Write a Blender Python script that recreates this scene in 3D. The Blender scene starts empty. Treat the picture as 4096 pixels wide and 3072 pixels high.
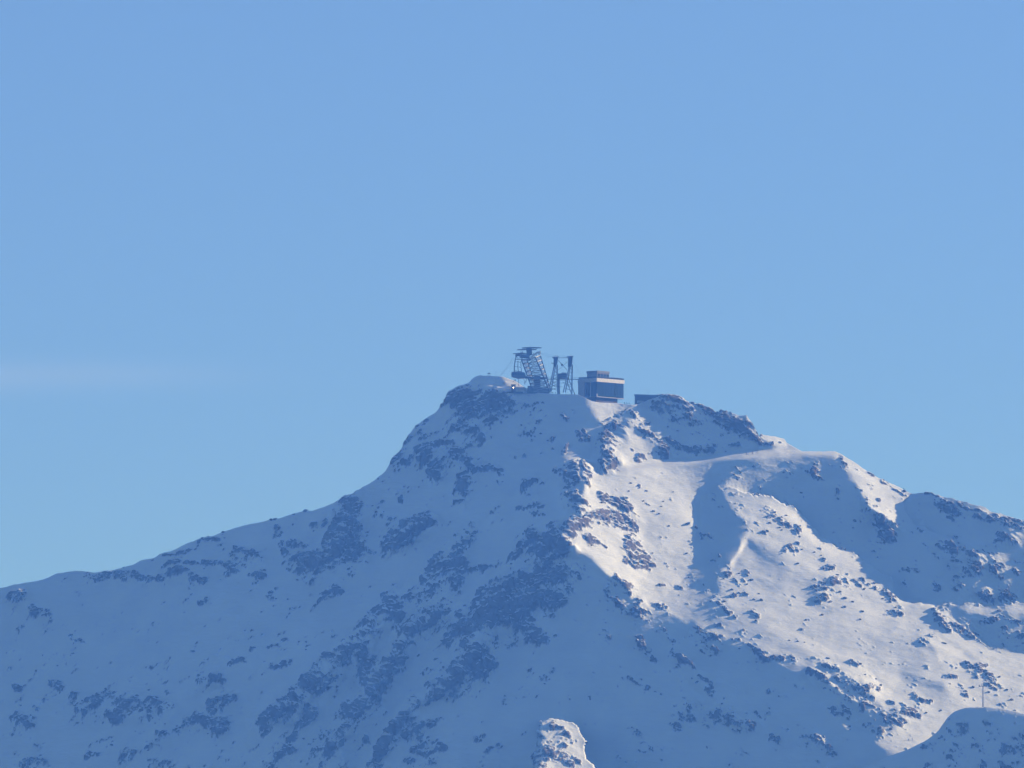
import bpy, bmesh, math, random
import numpy as np
from mathutils import Vector, Matrix

R = math.radians
sc = bpy.context.scene
col = sc.collection

# ------------------------------------------------------------------ camera, sky, sun, exposure
CAM = np.array((0.0, -6000.0, -450.0))          # the valley, 450 m below the summit and 6 km away
ELEV = math.atan2(450.0, 6000.0)
PXM = 0.18                                       # metres per photo pixel (4096 wide) at the summit
K = PXM / math.hypot(6000.0, 450.0)
cam_data = bpy.data.cameras.new('camera')
cam_data.sensor_width = 36.0
cam_data.lens = 18.0 / (2048.0 * K)
cam_data.clip_start = 1.0
cam_data.clip_end = 60000.0
cam = bpy.data.objects.new('camera', cam_data)
cam.location = CAM
cam.rotation_euler = (math.pi / 2 + ELEV, 0, 0)
col.objects.link(cam)
sc.camera = cam

SUN_AZ, SUN_EL = R(66.0), R(22.0)                # right of the view and beyond the ridge, low winter sun
world = bpy.data.worlds.new('World')
sc.world = world
world.use_nodes = True
wn, wl = world.node_tree.nodes, world.node_tree.links
wn.clear()
w_out = wn.new('ShaderNodeOutputWorld')
w_bg = wn.new('ShaderNodeBackground')
w_sky = wn.new('ShaderNodeTexSky')
w_sky.sky_type = 'NISHITA'
w_sky.sun_disc = False
w_sky.sun_elevation = SUN_EL
w_sky.sun_rotation = SUN_AZ
w_sky.altitude = 2500.0
w_sky.air_density = 0.6
w_sky.dust_density = 0.0
w_sky.ozone_density = 5.5
w_bg.inputs['Strength'].default_value = 0.13
w_tint = wn.new('ShaderNodeMix'); w_tint.data_type = 'RGBA'; w_tint.blend_type = 'MULTIPLY'
w_tint.inputs[0].default_value = 1.0
w_tint.inputs[7].default_value = (1.12, 1.0, 0.97, 1.0)       # white balance of the photograph
wl.new(w_sky.outputs[0], w_tint.inputs[6])
# clear high-altitude air: the sky pales only half as fast towards the horizon
w_tc = wn.new('ShaderNodeTexCoord')
w_el = wn.new('ShaderNodeVectorMath'); w_el.operation = 'MULTIPLY_ADD'
w_el.inputs[1].default_value = (1, 1, 0.5); w_el.inputs[2].default_value = (0, 0, 0.09)
wl.new(w_tc.outputs['Generated'], w_el.inputs[0])
w_nrm = wn.new('ShaderNodeVectorMath'); w_nrm.operation = 'NORMALIZE'
wl.new(w_el.outputs[0], w_nrm.inputs[0]); wl.new(w_nrm.outputs[0], w_sky.inputs['Vector'])
# one faint veil of cirrus low on the left
w_geo = wn.new('ShaderNodeTexCoord')
w_sep = wn.new('ShaderNodeSeparateXYZ'); wl.new(w_geo.outputs['Generated'], w_sep.inputs[0])
def w_math(op, a, b=None):
    t = wn.new('ShaderNodeMath'); t.operation = op
    for k, s in enumerate((a, b)):
        if s is None: continue
        if isinstance(s, (int, float)): t.inputs[k].default_value = s
        else: wl.new(s, t.inputs[k])
    return t.outputs[0]
w_map = wn.new('ShaderNodeMapping'); w_map.inputs['Scale'].default_value = (22, 22, 220)
wl.new(w_geo.outputs['Generated'], w_map.inputs['Vector'])
w_nz = wn.new('ShaderNodeTexNoise'); w_nz.inputs['Scale'].default_value = 1.0; w_nz.inputs['Detail'].default_value = 5
wl.new(w_map.outputs[0], w_nz.inputs['Vector'])
w_band = w_math('EXPONENT', w_math('MULTIPLY', w_math('POWER', w_math('DIVIDE', w_math('SUBTRACT', w_sep.outputs['Z'], 0.0757), 0.0018), 2.0), -1.0))
w_side = wn.new('ShaderNodeMapRange'); w_side.interpolation_type = 'SMOOTHSTEP'
w_side.inputs['From Min'].default_value = -0.02; w_side.inputs['From Max'].default_value = -0.062
wl.new(w_sep.outputs['X'], w_side.inputs['Value'])
w_amt = w_math('MULTIPLY', w_math('MULTIPLY', w_band, w_side.outputs[0]), w_math('MULTIPLY', w_nz.outputs[0], 0.11))
w_mix = wn.new('ShaderNodeMix'); w_mix.data_type = 'RGBA'
wl.new(w_amt, w_mix.inputs[0]); wl.new(w_tint.outputs[2], w_mix.inputs[6]); w_mix.inputs[7].default_value = (7.0, 6.4, 7.2, 1.0)
wl.new(w_mix.outputs[2], w_bg.inputs['Color'])
wl.new(w_bg.outputs[0], w_out.inputs['Surface'])

sun_data = bpy.data.lights.new('sun', 'SUN')
sun_data.energy = 5.0
sun_data.angle = R(0.53)
sun_data.color = (1.0, 0.92, 0.86)
sun = bpy.data.objects.new('sun', sun_data)
sdir = Vector((math.sin(SUN_AZ) * math.cos(SUN_EL), math.cos(SUN_AZ) * math.cos(SUN_EL), math.sin(SUN_EL)))
sun.rotation_euler = sdir.to_track_quat('Z', 'Y').to_euler()
sun.location = (500, 300, 300)
col.objects.link(sun)

sc.view_settings.view_transform = 'Standard'
sc.view_settings.look = 'None'
sc.view_settings.exposure = 0.40
sc.view_settings.gamma = 1.0
sc.view_settings.use_curve_mapping = False
sc.render.engine = 'CYCLES'
sc.cycles.use_denoising = True
sc.cycles.max_bounces = 6
sc.cycles.volume_bounces = 0
sc.cycles.diffuse_bounces = 0
HAZE_DENSITY = 1.25e-4
HAZE_COLOR = (0.10, 0.31, 1.0)

# ------------------------------------------------------------------ helpers
def at(u, v, y):
    """world point seen at photo pixel (u, v) on the vertical plane at depth y (arrays welcome)"""
    u = np.asarray(u, float); v = np.asarray(v, float); y = np.asarray(y, float)
    dx = (u - 2048.0) * K
    dv = (1536.0 - v) * K
    ce, se = math.cos(ELEV), math.sin(ELEV)
    ry = ce - dv * se
    rz = se + dv * ce
    t = (y - CAM[1]) / ry
    return CAM[0] + t * dx, y, CAM[2] + t * rz

def atv(u, v, y):
    a, b, c = at(u, v, y)
    return Vector((float(a), float(b), float(c)))

def mat(name, base, rough=0.7, metal=0.0, noise=0.0, scale=1.0, spec=0.3):
    m = bpy.data.materials.new(name)
    m.use_nodes = True
    n, l = m.node_tree.nodes, m.node_tree.links
    b = n['Principled BSDF']
    b.inputs['Base Color'].default_value = (*base, 1)
    b.inputs['Roughness'].default_value = rough
    b.inputs['Metallic'].default_value = metal
    b.inputs['Specular IOR Level'].default_value = spec
    if noise > 0:
        tc = n.new('ShaderNodeTexCoord')
        nz = n.new('ShaderNodeTexNoise')
        nz.inputs['Scale'].default_value = scale
        nz.inputs['Detail'].default_value = 6
        l.new(tc.outputs['Object'], nz.inputs['Vector'])
        mr = n.new('ShaderNodeMapRange')
        mr.inputs['From Min'].default_value = 0.25
        mr.inputs['From Max'].default_value = 0.75
        mr.inputs['To Min'].default_value = 1 - noise
        mr.inputs['To Max'].default_value = 1 + noise
        l.new(nz.outputs[0], mr.inputs['Value'])
        mx = n.new('ShaderNodeMix'); mx.data_type = 'RGBA'; mx.blend_type = 'MULTIPLY'
        mx.inputs[0].default_value = 1.0
        mx.inputs[6].default_value = (*base, 1)
        l.new(mr.outputs[0], mx.inputs[7])
        l.new(mx.outputs[2], b.inputs['Base Color'])
    return m

def link(o, parent=None):
    col.objects.link(o)
    if parent is not None:
        o.parent = parent
    return o

def tag(o, label=None, cat=None, group=None, kind=None):
    if label: o['label'] = label
    if cat: o['category'] = cat
    if group: o['group'] = group
    if kind: o['kind'] = kind
    return o

# ------------------------------------------------------------------ numpy noise
_rng = np.random.RandomState(7)
_perm = _rng.permutation(256).astype(np.int32)
_perm = np.concatenate([_perm, _perm, _perm])
_grad = _rng.normal(size=(256, 3)).astype(np.float32)
_grad /= np.linalg.norm(_grad, axis=1, keepdims=True)

def perlin(x, y, z):
    x = np.asarray(x, np.float32); y = np.asarray(y, np.float32); z = np.asarray(z, np.float32)
    xi = np.floor(x); yi = np.floor(y); zi = np.floor(z)
    xf, yf, zf = x - xi, y - yi, z - zi
    xi = xi.astype(np.int32) & 255; yi = yi.astype(np.int32) & 255; zi = zi.astype(np.int32) & 255
    fu = xf * xf * xf * (xf * (xf * 6 - 15) + 10)
    fv = yf * yf * yf * (yf * (yf * 6 - 15) + 10)
    fw = zf * zf * zf * (zf * (zf * 6 - 15) + 10)
    out = 0
    for i in (0, 1):
        wx = fu if i else 1 - fu
        a = _perm[xi + i]
        for j in (0, 1):
            wy = fv if j else 1 - fv
            b = _perm[a + yi + j]
            for k in (0, 1):
                wz = fw if k else 1 - fw
                g = _grad[_perm[b + zi + k]]
                out = out + wx * wy * wz * (g[..., 0] * (xf - i) + g[..., 1] * (yf - j) + g[..., 2] * (zf - k))
    return out * 1.5

def fbm(x, y, z, octaves=5, gain=0.5, lac=2.03):
    s, a, f = 0, 1.0, 1.0
    for o in range(octaves):
        s = s + a * perlin(x * f + 17.3 * o, y * f - 9.1 * o, z * f + 4.7 * o)
        a *= gain; f *= lac
    return s

def ridged(x, y, z, octaves=5, gain=0.55, lac=2.1):
    s, a, f = 0, 1.0, 1.0
    for o in range(octaves):
        n = 1 - 2 * np.abs(perlin(x * f - 11.7 * o, y * f + 5.3 * o, z * f + 23.1 * o))
        s = s + a * n
        a *= gain; f *= lac
    return s * 0.5

def smooth(a, b, x):
    t = np.clip((x - a) / (b - a), 0, 1)
    return t * t * (3 - 2 * t)

# ------------------------------------------------------------------ the mountain: traced ridges, slope aspects and rock bands
def Lf(p): return [(x * 1.008, 1400 + y * 1.008) for x, y in p]            # left half tracing -> photo pixels
def Rf(p): return [(2048 + x * 1.008, 1400 + y * 1.008) for x, y in p]     # right half tracing -> photo pixels

SKY = Lf([(-900, 1120), (-500, 1040), (-200, 985), (0, 945), (60, 930), (110, 922), (165, 912), (195, 900), (225, 887), (270, 880), (300, 877), (350, 880), (380, 884),
          (430, 880), (465, 872), (490, 862), (530, 852), (560, 835), (610, 825), (635, 808), (690, 795), (730, 773), (790, 750),
          (850, 737), (885, 722), (940, 705), (1000, 690), (1060, 677), (1110, 668), (1160, 650), (1195, 640), (1215, 635), (1235, 638),
          (1270, 628), (1330, 605), (1390, 572), (1450, 538), (1490, 515), (1530, 480), (1560, 440)])
SKY += [(1600, 1809), (1613, 1784), (1628, 1752), (1654, 1717), (1685, 1689), (1711, 1670), (1742, 1651), (1765, 1624), (1784, 1602),
        (1801, 1576), (1821, 1565), (1844, 1546), (1872, 1534), (1888, 1515), (1904, 1507), (1923, 1502), (1951, 1503), (1980, 1504),
        (2011, 1507), (2043, 1518), (2065, 1527), (2087, 1542), (2106, 1552), (2138, 1568), (2201, 1574), (2233, 1577), (2296, 1577),
        (2313, 1579), (2340, 1591), (2368, 1605), (2400, 1611), (2480, 1614), (2500, 1618), (2535, 1620), (2560, 1614), (2590, 1602),
        (2610, 1588), (2625, 1581)]
SKY += Rf([(590, 180), (620, 182), (650, 188), (690, 200), (720, 210), (750, 225), (790, 240), (815, 247), (850, 249), (890, 258),
           (930, 264), (945, 280), (955, 300), (970, 330), (977, 345), (985, 339), (1010, 340), (1050, 345), (1080, 352), (1090, 368),
           (1120, 385), (1150, 402), (1200, 402), (1280, 402), (1310, 415), (1340, 435), (1380, 460), (1420, 490), (1450, 505),
           (1500, 528), (1540, 548), (1560, 560), (1590, 572), (1640, 567), (1700, 580), (1760, 595), (1820, 612), (1870, 625),
           (1900, 640), (1950, 658), (2000, 672), (2032, 677), (2200, 790), (2500, 1000), (2900, 1250)])
SKY = np.array(SKY)

# slope aspects: (polygon, dy/dx, dy/dz); positive dy/dx looks towards the sun on the right
DEF = (-0.50, 1.0)
ZONES = [
    # far left ridge and its bowl
    (Lf([(-900, 800), (700, 700), (900, 760), (820, 930), (400, 930), (-900, 1000)]), -0.25, 0.95),
    (Lf([(-900, 960), (500, 930), (900, 960), (1000, 1150), (900, 1300), (300, 1400), (-900, 1400)]), -1.1, 0.72),
    (Lf([(-60, 925), (110, 922), (230, 885), (300, 900), (290, 940), (190, 965), (100, 955), (-60, 965)]), 0.35, 1.2),
    (Lf([(1100, 900), (1500, 760), (1700, 720), (1560, 990), (1300, 1180), (1000, 1250), (950, 1100)]), -0.25, 1.15),
    # summit cap
    (Lf([(1790, 160), (1900, 90), (2040, 110), (2040, 330), (1900, 330), (1800, 250)]), -0.30, 0.85),
    ([(1990, 1495), (2050, 1510), (2110, 1545), (2150, 1570), (2060, 1560), (2030, 1535)], 0.9, 1.4),
    ([(2040, 1570), (2140, 1568), (2300, 1575), (2400, 1620), (2380, 1680), (2250, 1760), (2050, 1800)], -0.25, 0.95),
    # snow tongue below the station
    (Rf([(296, 203), (350, 207), (420, 212), (486, 216), (450, 262), (380, 278), (330, 278), (318, 240)]), 0.85, 1.5),
    # rocky hump right of the station
    (Rf([(500, 160), (980, 160), (980, 345), (1150, 400), (900, 415), (600, 450), (560, 300)]), -0.20, 0.78),
    (Rf([(480, 230), (430, 265), (340, 340), (300, 440), (330, 470), (430, 470), (450, 400), (470, 340), (478, 280)]), -0.55, 0.78),
    (Rf([(482, 225), (520, 240), (600, 290), (650, 345), (640, 390), (600, 425), (520, 430), (455, 395), (474, 300)]), 0.32, 0.88),
    (Rf([(380, 380), (460, 405), (530, 440), (470, 445), (400, 415)]), 0.8, 1.3),
    (Rf([(690, 195), (720, 205), (735, 245), (690, 225)]), 0.7, 1.2),
    (Rf([(1040, 345), (1085, 350), (1110, 385), (1060, 400), (1040, 380)]), 0.8, 1.3),
    # slope in shade below the road
    (Rf([(830, 418), (1150, 408), (1290, 405), (1340, 470), (1380, 590), (1430, 690), (1560, 720), (1800, 780), (1560, 990), (1500, 920),
         (1230, 745), (1120, 635), (880, 560), (800, 540), (850, 480)]), -0.08, 0.80),
    # sunlit left flank of the bowl
    (Rf([(288, 445), (340, 490), (440, 475), (600, 455), (840, 420), (860, 470), (800, 530), (750, 600), (742, 690), (752, 770), (775, 850),
         (700, 885), (640, 932), (520, 930), (500, 985), (470, 975), (430, 920), (330, 850), (280, 800), (190, 755), (260, 690), (300, 610)]), 0.86, 1.22),
    (Rf([(288, 445), (345, 500), (380, 580), (440, 640), (520, 720), (560, 830), (540, 930), (500, 985), (470, 975), (430, 920), (330, 850), (280, 800), (190, 755), (260, 690), (300, 610), (312, 520)]), 1.15, 1.40),
    (Rf([(600, 458), (840, 420), (880, 430), (860, 500), (790, 560), (740, 560), (690, 520)]), 0.38, 1.0),
    # shaded hollow between the flank and the dome
    (Rf([(748, 600), (785, 530), (845, 470), (885, 500), (850, 540), (835, 562), (860, 606), (905, 650), (975, 672), (940, 720), (905, 760), (890, 820), (830, 870), (800, 960), (700, 950), (640, 935), (775, 850), (745, 700)]), -0.45, 1.0, 6),
    # the dome
    (Rf([(820, 558), (880, 555), (940, 580), (1030, 595), (1120, 632), (1160, 670), (1230, 745), (1330, 800), (1430, 865), (1500, 915), (1520, 960),
         (1560, 992), (1680, 1025), (1700, 1060), (1600, 1180), (1300, 1180), (1000, 1080), (820, 970), (880, 850), (920, 760), (960, 680), (900, 610)]), 0.42, 1.75),
    (Rf([(925, 765), (1000, 775), (1090, 815), (1050, 845), (960, 825)]), -0.25, 1.25),
    (Rf([(1130, 930), (1250, 900), (1330, 960), (1230, 1020), (1150, 980)]), 0.05, 1.4),
    (Rf([(1040, 600), (1120, 635), (1160, 672), (1230, 747), (1330, 802), (1430, 867), (1500, 917), (1520, 962), (1560, 994),
         (1530, 1000), (1480, 940), (1390, 880), (1300, 830), (1200, 770), (1120, 690)]), 0.85, 2.2),
    (Rf([(640, 940), (700, 895), (775, 852), (800, 825), (885, 830), (835, 872), (800, 962), (720, 958)]), -0.7, 0.9, 12),
    # crest strip and lower shelf
    (Rf([(640, 935), (800, 955), (820, 970), (1000, 1080), (1300, 1180), (1640, 1150), (1700, 1255), (1440, 1292), (1200, 1206), (1000, 1128), (830, 1048), (720, 982)]), 0.60, 1.6),
    (Rf([(500, 905), (640, 940), (720, 975), (830, 1040), (1000, 1120), (1200, 1200), (1440, 1290), (1300, 1250), (1100, 1225), (900, 1160),
         (740, 1090), (620, 1030), (500, 985)]), 0.55, 1.4),
    (Rf([(560, 930), (700, 960), (830, 1030), (800, 1060), (650, 1000)]), 0.25, 1.05),
    (Rf([(1000, 1085), (1300, 1185), (1420, 1240), (1380, 1270), (1200, 1205)]), 0.85, 2.0),
    (Rf([(1390, 1110), (1500, 1080), (1640, 1140), (1700, 1230), (1560, 1260), (1450, 1240)]), 0.08, 1.65),
    (Rf([(1440, 1250), (1700, 1260), (1870, 1240), (1960, 1300), (1980, 1440), (2500, 1640), (2500, 2300), (1700, 2300), (1560, 1640), (1420, 1568),
         (1520, 1500), (1560, 1400), (1440, 1310)]), 0.65, 1.6),
    (Rf([(1530, 1297), (1600, 1288), (1680, 1308), (1730, 1345), (1700, 1362), (1600, 1348), (1540, 1325)]), -0.75, 1.0, 10),
    # right edge shelves
    (Rf([(1660, 1020), (1750, 1018), (2032, 1012), (2500, 1030), (2500, 1060), (2032, 1052), (1820, 1045)]), 0.6, 2.2),
    (Rf([(1740, 1040), (1800, 1048), (2032, 1056), (2500, 1090), (2500, 1280), (2032, 1205), (1900, 1165), (1830, 1125), (1845, 1095)]), -0.08, 0.80),
    (Rf([(1660, 1030), (1740, 1045), (1815, 1090), (1740, 1075)]), 0.9, 1.9),
    (Rf([(1650, 1030), (1830, 1130), (1900, 1172), (2032, 1212), (2500, 1300), (2500, 1600), (2032, 1440), (1870, 1412), (1880, 1290), (1760, 1180), (1640, 1100)]), 0.62, 1.7),
    # upper right rib
    (Rf([(1150, 398), (1280, 398), (1330, 440), (1290, 425), (1240, 410), (1150, 408)]), 0.6, 3.0),
    (Rf([(1270, 405), (1330, 430), (1380, 462), (1470, 518), (1560, 563), (1592, 575), (1552, 610), (1562, 645), (1605, 695), (1700, 733), (1780, 760), (1795, 775),
         (1700, 752), (1600, 728), (1500, 690), (1415, 615), (1392, 580), (1362, 530), (1330, 470)]), 0.95, 1.5),
    # right skyline slope in shade
    (Rf([(1556, 605), (1600, 570), (2032, 672), (2500, 800), (2500, 1020), (2032, 1010), (1750, 1015), (1560, 988), (1520, 950), (1800, 775), (1700, 728), (1607, 690), (1565, 640)]), -0.18, 0.80),
    # front face under the crest
    (Rf([(-200, 1000), (300, 860), (430, 930), (480, 985), (620, 1035), (740, 1095), (900, 1170), (1060, 1235), (1150, 1290), (1280, 1420), (1400, 1565), (1600, 1600), (1500, 2300), (-200, 2300)]), -0.10, 0.72, 1.2),
    (Rf([(1160, 1285), (1300, 1290), (1420, 1340), (1480, 1420), (1440, 1530), (1380, 1500), (1290, 1430)]), -0.06, 0.86, 2.5),
    # central cliff
    (Rf([(290, 450), (310, 520), (300, 600), (250, 670), (180, 750), (290, 810), (280, 900), (200, 1000), (60, 1150), (-60, 1150), (-60, 900), (60, 740), (160, 640), (180, 480)]), -0.55, 0.55),
    # sunlit spur, bottom centre
    (Rf([(118, 1472), (200, 1474), (262, 1500), (292, 1560), (282, 1600), (335, 1665), (480, 1800), (150, 1800), (95, 1665), (130, 1560)]), 0.62, 1.25),
    # shaded hollow under the upper right rib
    (Rf([(1430, 700), (1500, 702), (1600, 742), (1700, 768), (1800, 790), (1880, 860), (1820, 985), (1700, 1012), (1565, 985), (1505, 900), (1400, 780)]), -0.42, 0.80, 9),
]
BREAKS = [      # (crest, metres by which the ground beyond it lies farther off)
    (Rf([(820, 553), (880, 550), (940, 576), (1030, 591), (1120, 628), (1160, 666), (1230, 740), (1330, 796), (1430, 860), (1500, 910), (1522, 958), (1562, 990), (1680, 1018)]), 12),
    (Rf([(1592, 572), (1552, 608), (1563, 645), (1606, 693), (1700, 731), (1795, 772)]), 10),
    (Rf([(1680, 1018), (1750, 1014), (2032, 1009), (2500, 1028)]), 12),
    (Rf([(320, 282), (380, 280), (450, 264), (484, 226)]), 10),
    (Rf([(1760, 1044), (1815, 1092), (1830, 1128), (1900, 1168), (2032, 1208), (2500, 1290)]), 15),
]
ROAD = Rf([(420, 474), (600, 452), (750, 434), (900, 413), (1020, 407), (1150, 404), (1290, 404)])

U0, V0, U1, V1 = -900.0, 1440.0, 5000.0, 3720.0

def warp(X, Y):
    """ragged instead of drawn-with-a-ruler outlines"""
    a = 16 * fbm(X / 95, Y / 95, 0 * X + 2.5, 4, 0.55); b = 16 * fbm(X / 95 + 31, Y / 95 + 12, 0 * X + 7.5, 4, 0.55)
    return X + a, Y + b

def in_poly(poly, X, Y):
    res = np.zeros(X.shape, bool)
    n = len(poly)
    for i in range(n):
        x0, y0 = poly[i]; x1, y1 = poly[(i + 1) % n]
        if y0 == y1: continue
        c = ((y0 > Y) != (y1 > Y)) & (X < (x1 - x0) * (Y - y0) / (y1 - y0) + x0)
        res ^= c
    return res

def seg_dist(X, Y, a, b):
    dx, dy = b[0] - a[0], b[1] - a[1]
    t = np.clip(((X - a[0]) * dx + (Y - a[1]) * dy) / (dx * dx + dy * dy + 1e-9), 0, 1)
    return np.hypot(X - a[0] - t * dx, Y - a[1] - t * dy)

def poly_dist(line, X, Y):
    d = np.full(X.shape, 1e9)
    for a, b in zip(line[:-1], line[1:]):
        d = np.minimum(d, seg_dist(X, Y, a, b))
    return d

def step_field(X, Y, reach=300.0):
    """crests that hide ground behind them: how much farther off the ground just beyond each lies, fading away from it"""
    X, Y = warp(X, Y)
    E = np.zeros(X.shape); D_ = np.full(X.shape, 1e9)
    for line, jump in BREAKS:
        p = np.array(line); m = 3.5 * reach
        w = (X > p[:, 0].min() - m) & (X < p[:, 0].max() + m) & (Y > p[:, 1].min() - m) & (Y < p[:, 1].max() + m)
        if not w.any(): continue
        x, y = X[w], Y[w]
        best = np.full(x.shape, 1e9); sd = np.zeros(x.shape); arc = np.zeros(x.shape); run = 0.0
        for a, b in zip(line[:-1], line[1:]):
            d = seg_dist(x, y, a, b)
            L_ = math.hypot(b[0] - a[0], b[1] - a[1])
            c = ((b[0] - a[0]) * (y - a[1]) - (b[1] - a[1]) * (x - a[0])) / L_
            tie = np.abs(d - best) < 1e-6
            tt = np.clip(((x - a[0]) * (b[0] - a[0]) + (y - a[1]) * (b[1] - a[1])) / L_, 0, L_)
            arc = np.where(d < best, run + tt, arc); run += L_
            sd = np.where(tie, np.where(np.abs(c) > np.abs(sd), c, sd), np.where(d < best, c, sd))
            best = np.minimum(d, best)
        e1 = np.hypot(x - line[0][0], y - line[0][1]); e2 = np.hypot(x - line[-1][0], y - line[-1][1])
        fade = np.clip(np.minimum(e1, e2) / 170, 0, 1) * np.clip(np.abs(sd) / np.maximum(best, 1e-6), 0, 1); fade = fade * fade * (3 - 2 * fade)
        E[w] += jump * fade * np.maximum(0, np.exp(-best / reach) - 0.03) * (sd < 0)
        D_[w] = np.minimum(D_[w], best)
    return E, D_

def blur(a, n):
    for _ in range(n):
        p = np.pad(a, 1, mode='edge')
        a = (p[1:-1, :-2] + 2 * p[1:-1, 1:-1] + p[1:-1, 2:]) / 4
        p = np.pad(a, 1, mode='edge')
        a = (p[:-2, 1:-1] + 2 * p[1:-1, 1:-1] + p[2:, 1:-1]) / 4
    return a

def solve_level(h, f0):
    """least-squares depth from the painted slope aspects, free to jump across BREAKS"""
    us = np.arange(U0, U1 + 1, h); vs = np.arange(V0, V1 + 1, h)
    X, Y = np.meshgrid(us, vs)
    gx = np.full(X.shape, DEF[0]); gz = np.full(X.shape, DEF[1])
    wt = np.full(X.shape, 0.5)
    m = X > 2500
    gx[m] = 0.15; gz[m] = 1.1
    WX, WY = warp(X, Y)
    for poly, a, b, *w_ in ZONES:
        m = in_poly(poly, WX, WY)
        gx[m] = a; gz[m] = b
        wt[m] = 10.0 if a >= 0.55 and b >= 1.4 else 4.0 if a * 0.8 + b * 0.34 > 0.5 else (3.0 if b > 0.75 else 0.4)
        if w_: wt[m] = w_[0]
    gx = blur(gx, max(1, int(round((16 / h) ** 2)))); gz = blur(gz, max(1, int(round((16 / h) ** 2))))
    dr = poly_dist(ROAD, X, Y)
    gz = gz + 3.6 * np.exp(-(dr / 9.0) ** 2) * (h <= 8)
    wx = np.minimum(wt[:, 1:], wt[:, :-1]); wz = np.minimum(wt[1:], wt[:-1])
    sk = np.interp(us, SKY[:, 0], SKY[:, 1])
    air = Y < sk[None, :] - 1.5 * h
    wx[air[:, 1:] | air[:, :-1]] = 0.02; wz[air[1:] | air[:-1]] = 0.02
    s = h * PXM
    tx = 0.5 * (gx[:, 1:] + gx[:, :-1]) * s           # wanted f(x+h)-f(x)
    tz = -0.5 * (gz[1:] + gz[:-1]) * s                # rows go down: f(v+h)-f(v)
    E, dd = step_field(X, Y)
    ex = E[:, 1:] - E[:, :-1]; ez = E[1:] - E[:-1]
    ex[np.minimum(dd[:, 1:], dd[:, :-1]) < 1.5 * h] = 0; ez[np.minimum(dd[1:], dd[:-1]) < 1.5 * h] = 0
    tx = tx - ex; tz = tz - ez
    def apply(f):
        o = np.zeros_like(f)
        d = wx * (f[:, 1:] - f[:, :-1]); o[:, 1:] += d; o[:, :-1] -= d
        d = wz * (f[1:] - f[:-1]); o[1:] += d; o[:-1] -= d
        return o + 1e-7 * f
    b = np.zeros(X.shape)
    d = wx * tx; b[:, 1:] += d; b[:, :-1] -= d
    d = wz * tz; b[1:] += d; b[:-1] -= d
    dg = np.full(X.shape, 1e-7)
    dg[:, 1:] += wx; dg[:, :-1] += wx; dg[1:] += wz; dg[:-1] += wz
    if f0 is None:
        f = np.zeros(X.shape)
    else:
        f = sample(f0, X, Y)
    r = b - apply(f); z = r / dg; p = z.copy(); rz = (r * z).sum()
    for it in range(700):
        Ap = apply(p); al = rz / (p * Ap).sum()
        f += al * p; r -= al * Ap
        z = r / dg; rz2 = (r * z).sum()
        if rz2 < 1e-6: break
        p = z + (rz2 / rz) * p; rz = rz2
    return (us, vs, f)

def sample(F, u, v):
    """smooth (cubic B-spline) look-up of a level"""
    us, vs, f = F
    h = us[1] - us[0]
    x = np.clip((u - us[0]) / h, 1, len(us) - 2.001); y = np.clip((v - vs[0]) / h, 1, len(vs) - 2.001)
    xi = np.clip(np.floor(x).astype(int), 1, len(us) - 3); yi = np.clip(np.floor(y).astype(int), 1, len(vs) - 3)
    a = x - xi; c = y - yi
    def wts(t): return ((1 - t) ** 3 / 6, (3 * t ** 3 - 6 * t ** 2 + 4) / 6, (-3 * t ** 3 + 3 * t ** 2 + 3 * t + 1) / 6, t ** 3 / 6)
    wa, wc = wts(a), wts(c)
    o = 0
    for j in range(4):
        for i in range(4):
            o = o + wc[j] * wa[i] * f[yi + j - 1, xi + i - 1]
    return o

F = solve_level(64.0, None)
F = solve_level(32.0, F)
F = solve_level(16.0, F)
F = solve_level(8.0, F)
F = (F[0], F[1], F[2] - float(sample(F, np.array([2200.0]), np.array([1576.0]))[0]))
# nearer ground that stands in front of the face behind it: (outline, metres nearer)
NEAR = [
    (Rf([(40, 2400), (70, 1800), (90, 1668), (112, 1640), (104, 1620), (130, 1590), (116, 1562), (138, 1540), (112, 1516), (126, 1498), (114, 1473), (160, 1466), (205, 1476), (238, 1480), (262, 1507), (268, 1532), (297, 1556), (282, 1580), (292, 1606), (298, 1626), (338, 1668), (470, 1800), (800, 2400)]), 60.0),
]
# buttresses running down the shaded face: (crest, height, width on the left, width on the right)
RIBS = [
    (Lf([(1880, 720), (1830, 790), (1745, 880), (1690, 950), (1600, 1020)]), 9, 60, 110),
    (Lf([(1575, 985), (1550, 1040), (1450, 1140), (1370, 1215), (1250, 1320), (1150, 1420), (1040, 1500)]), 14, 70, 130),
    (Lf([(1770, 1035), (1650, 1115), (1580, 1190), (1500, 1310), (1430, 1420), (1370, 1520), (1280, 1640)]), 14, 70, 120),
    (Lf([(2060, 930), (1960, 1050), (1880, 1220), (1800, 1330), (1660, 1400), (1570, 1520), (1500, 1650)]), 13, 75, 130),
    (Lf([(1390, 615), (1365, 720), (1345, 800), (1290, 880)]), 9, 50, 90),
    (Lf([(1720, 690), (1620, 735), (1530, 785)]), 8, 55, 70),
    (Lf([(1620, 370), (1700, 420), (1850, 470), (1850, 560)]), 6, 50, 80),
    (Lf([(930, 1255), (850, 1315), (700, 1420), (560, 1600)]), 9, 60, 110),
    (Rf([(640, 1190), (740, 1310), (850, 1450), (1000, 1520)]), 3, 90, 60),
]
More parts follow.
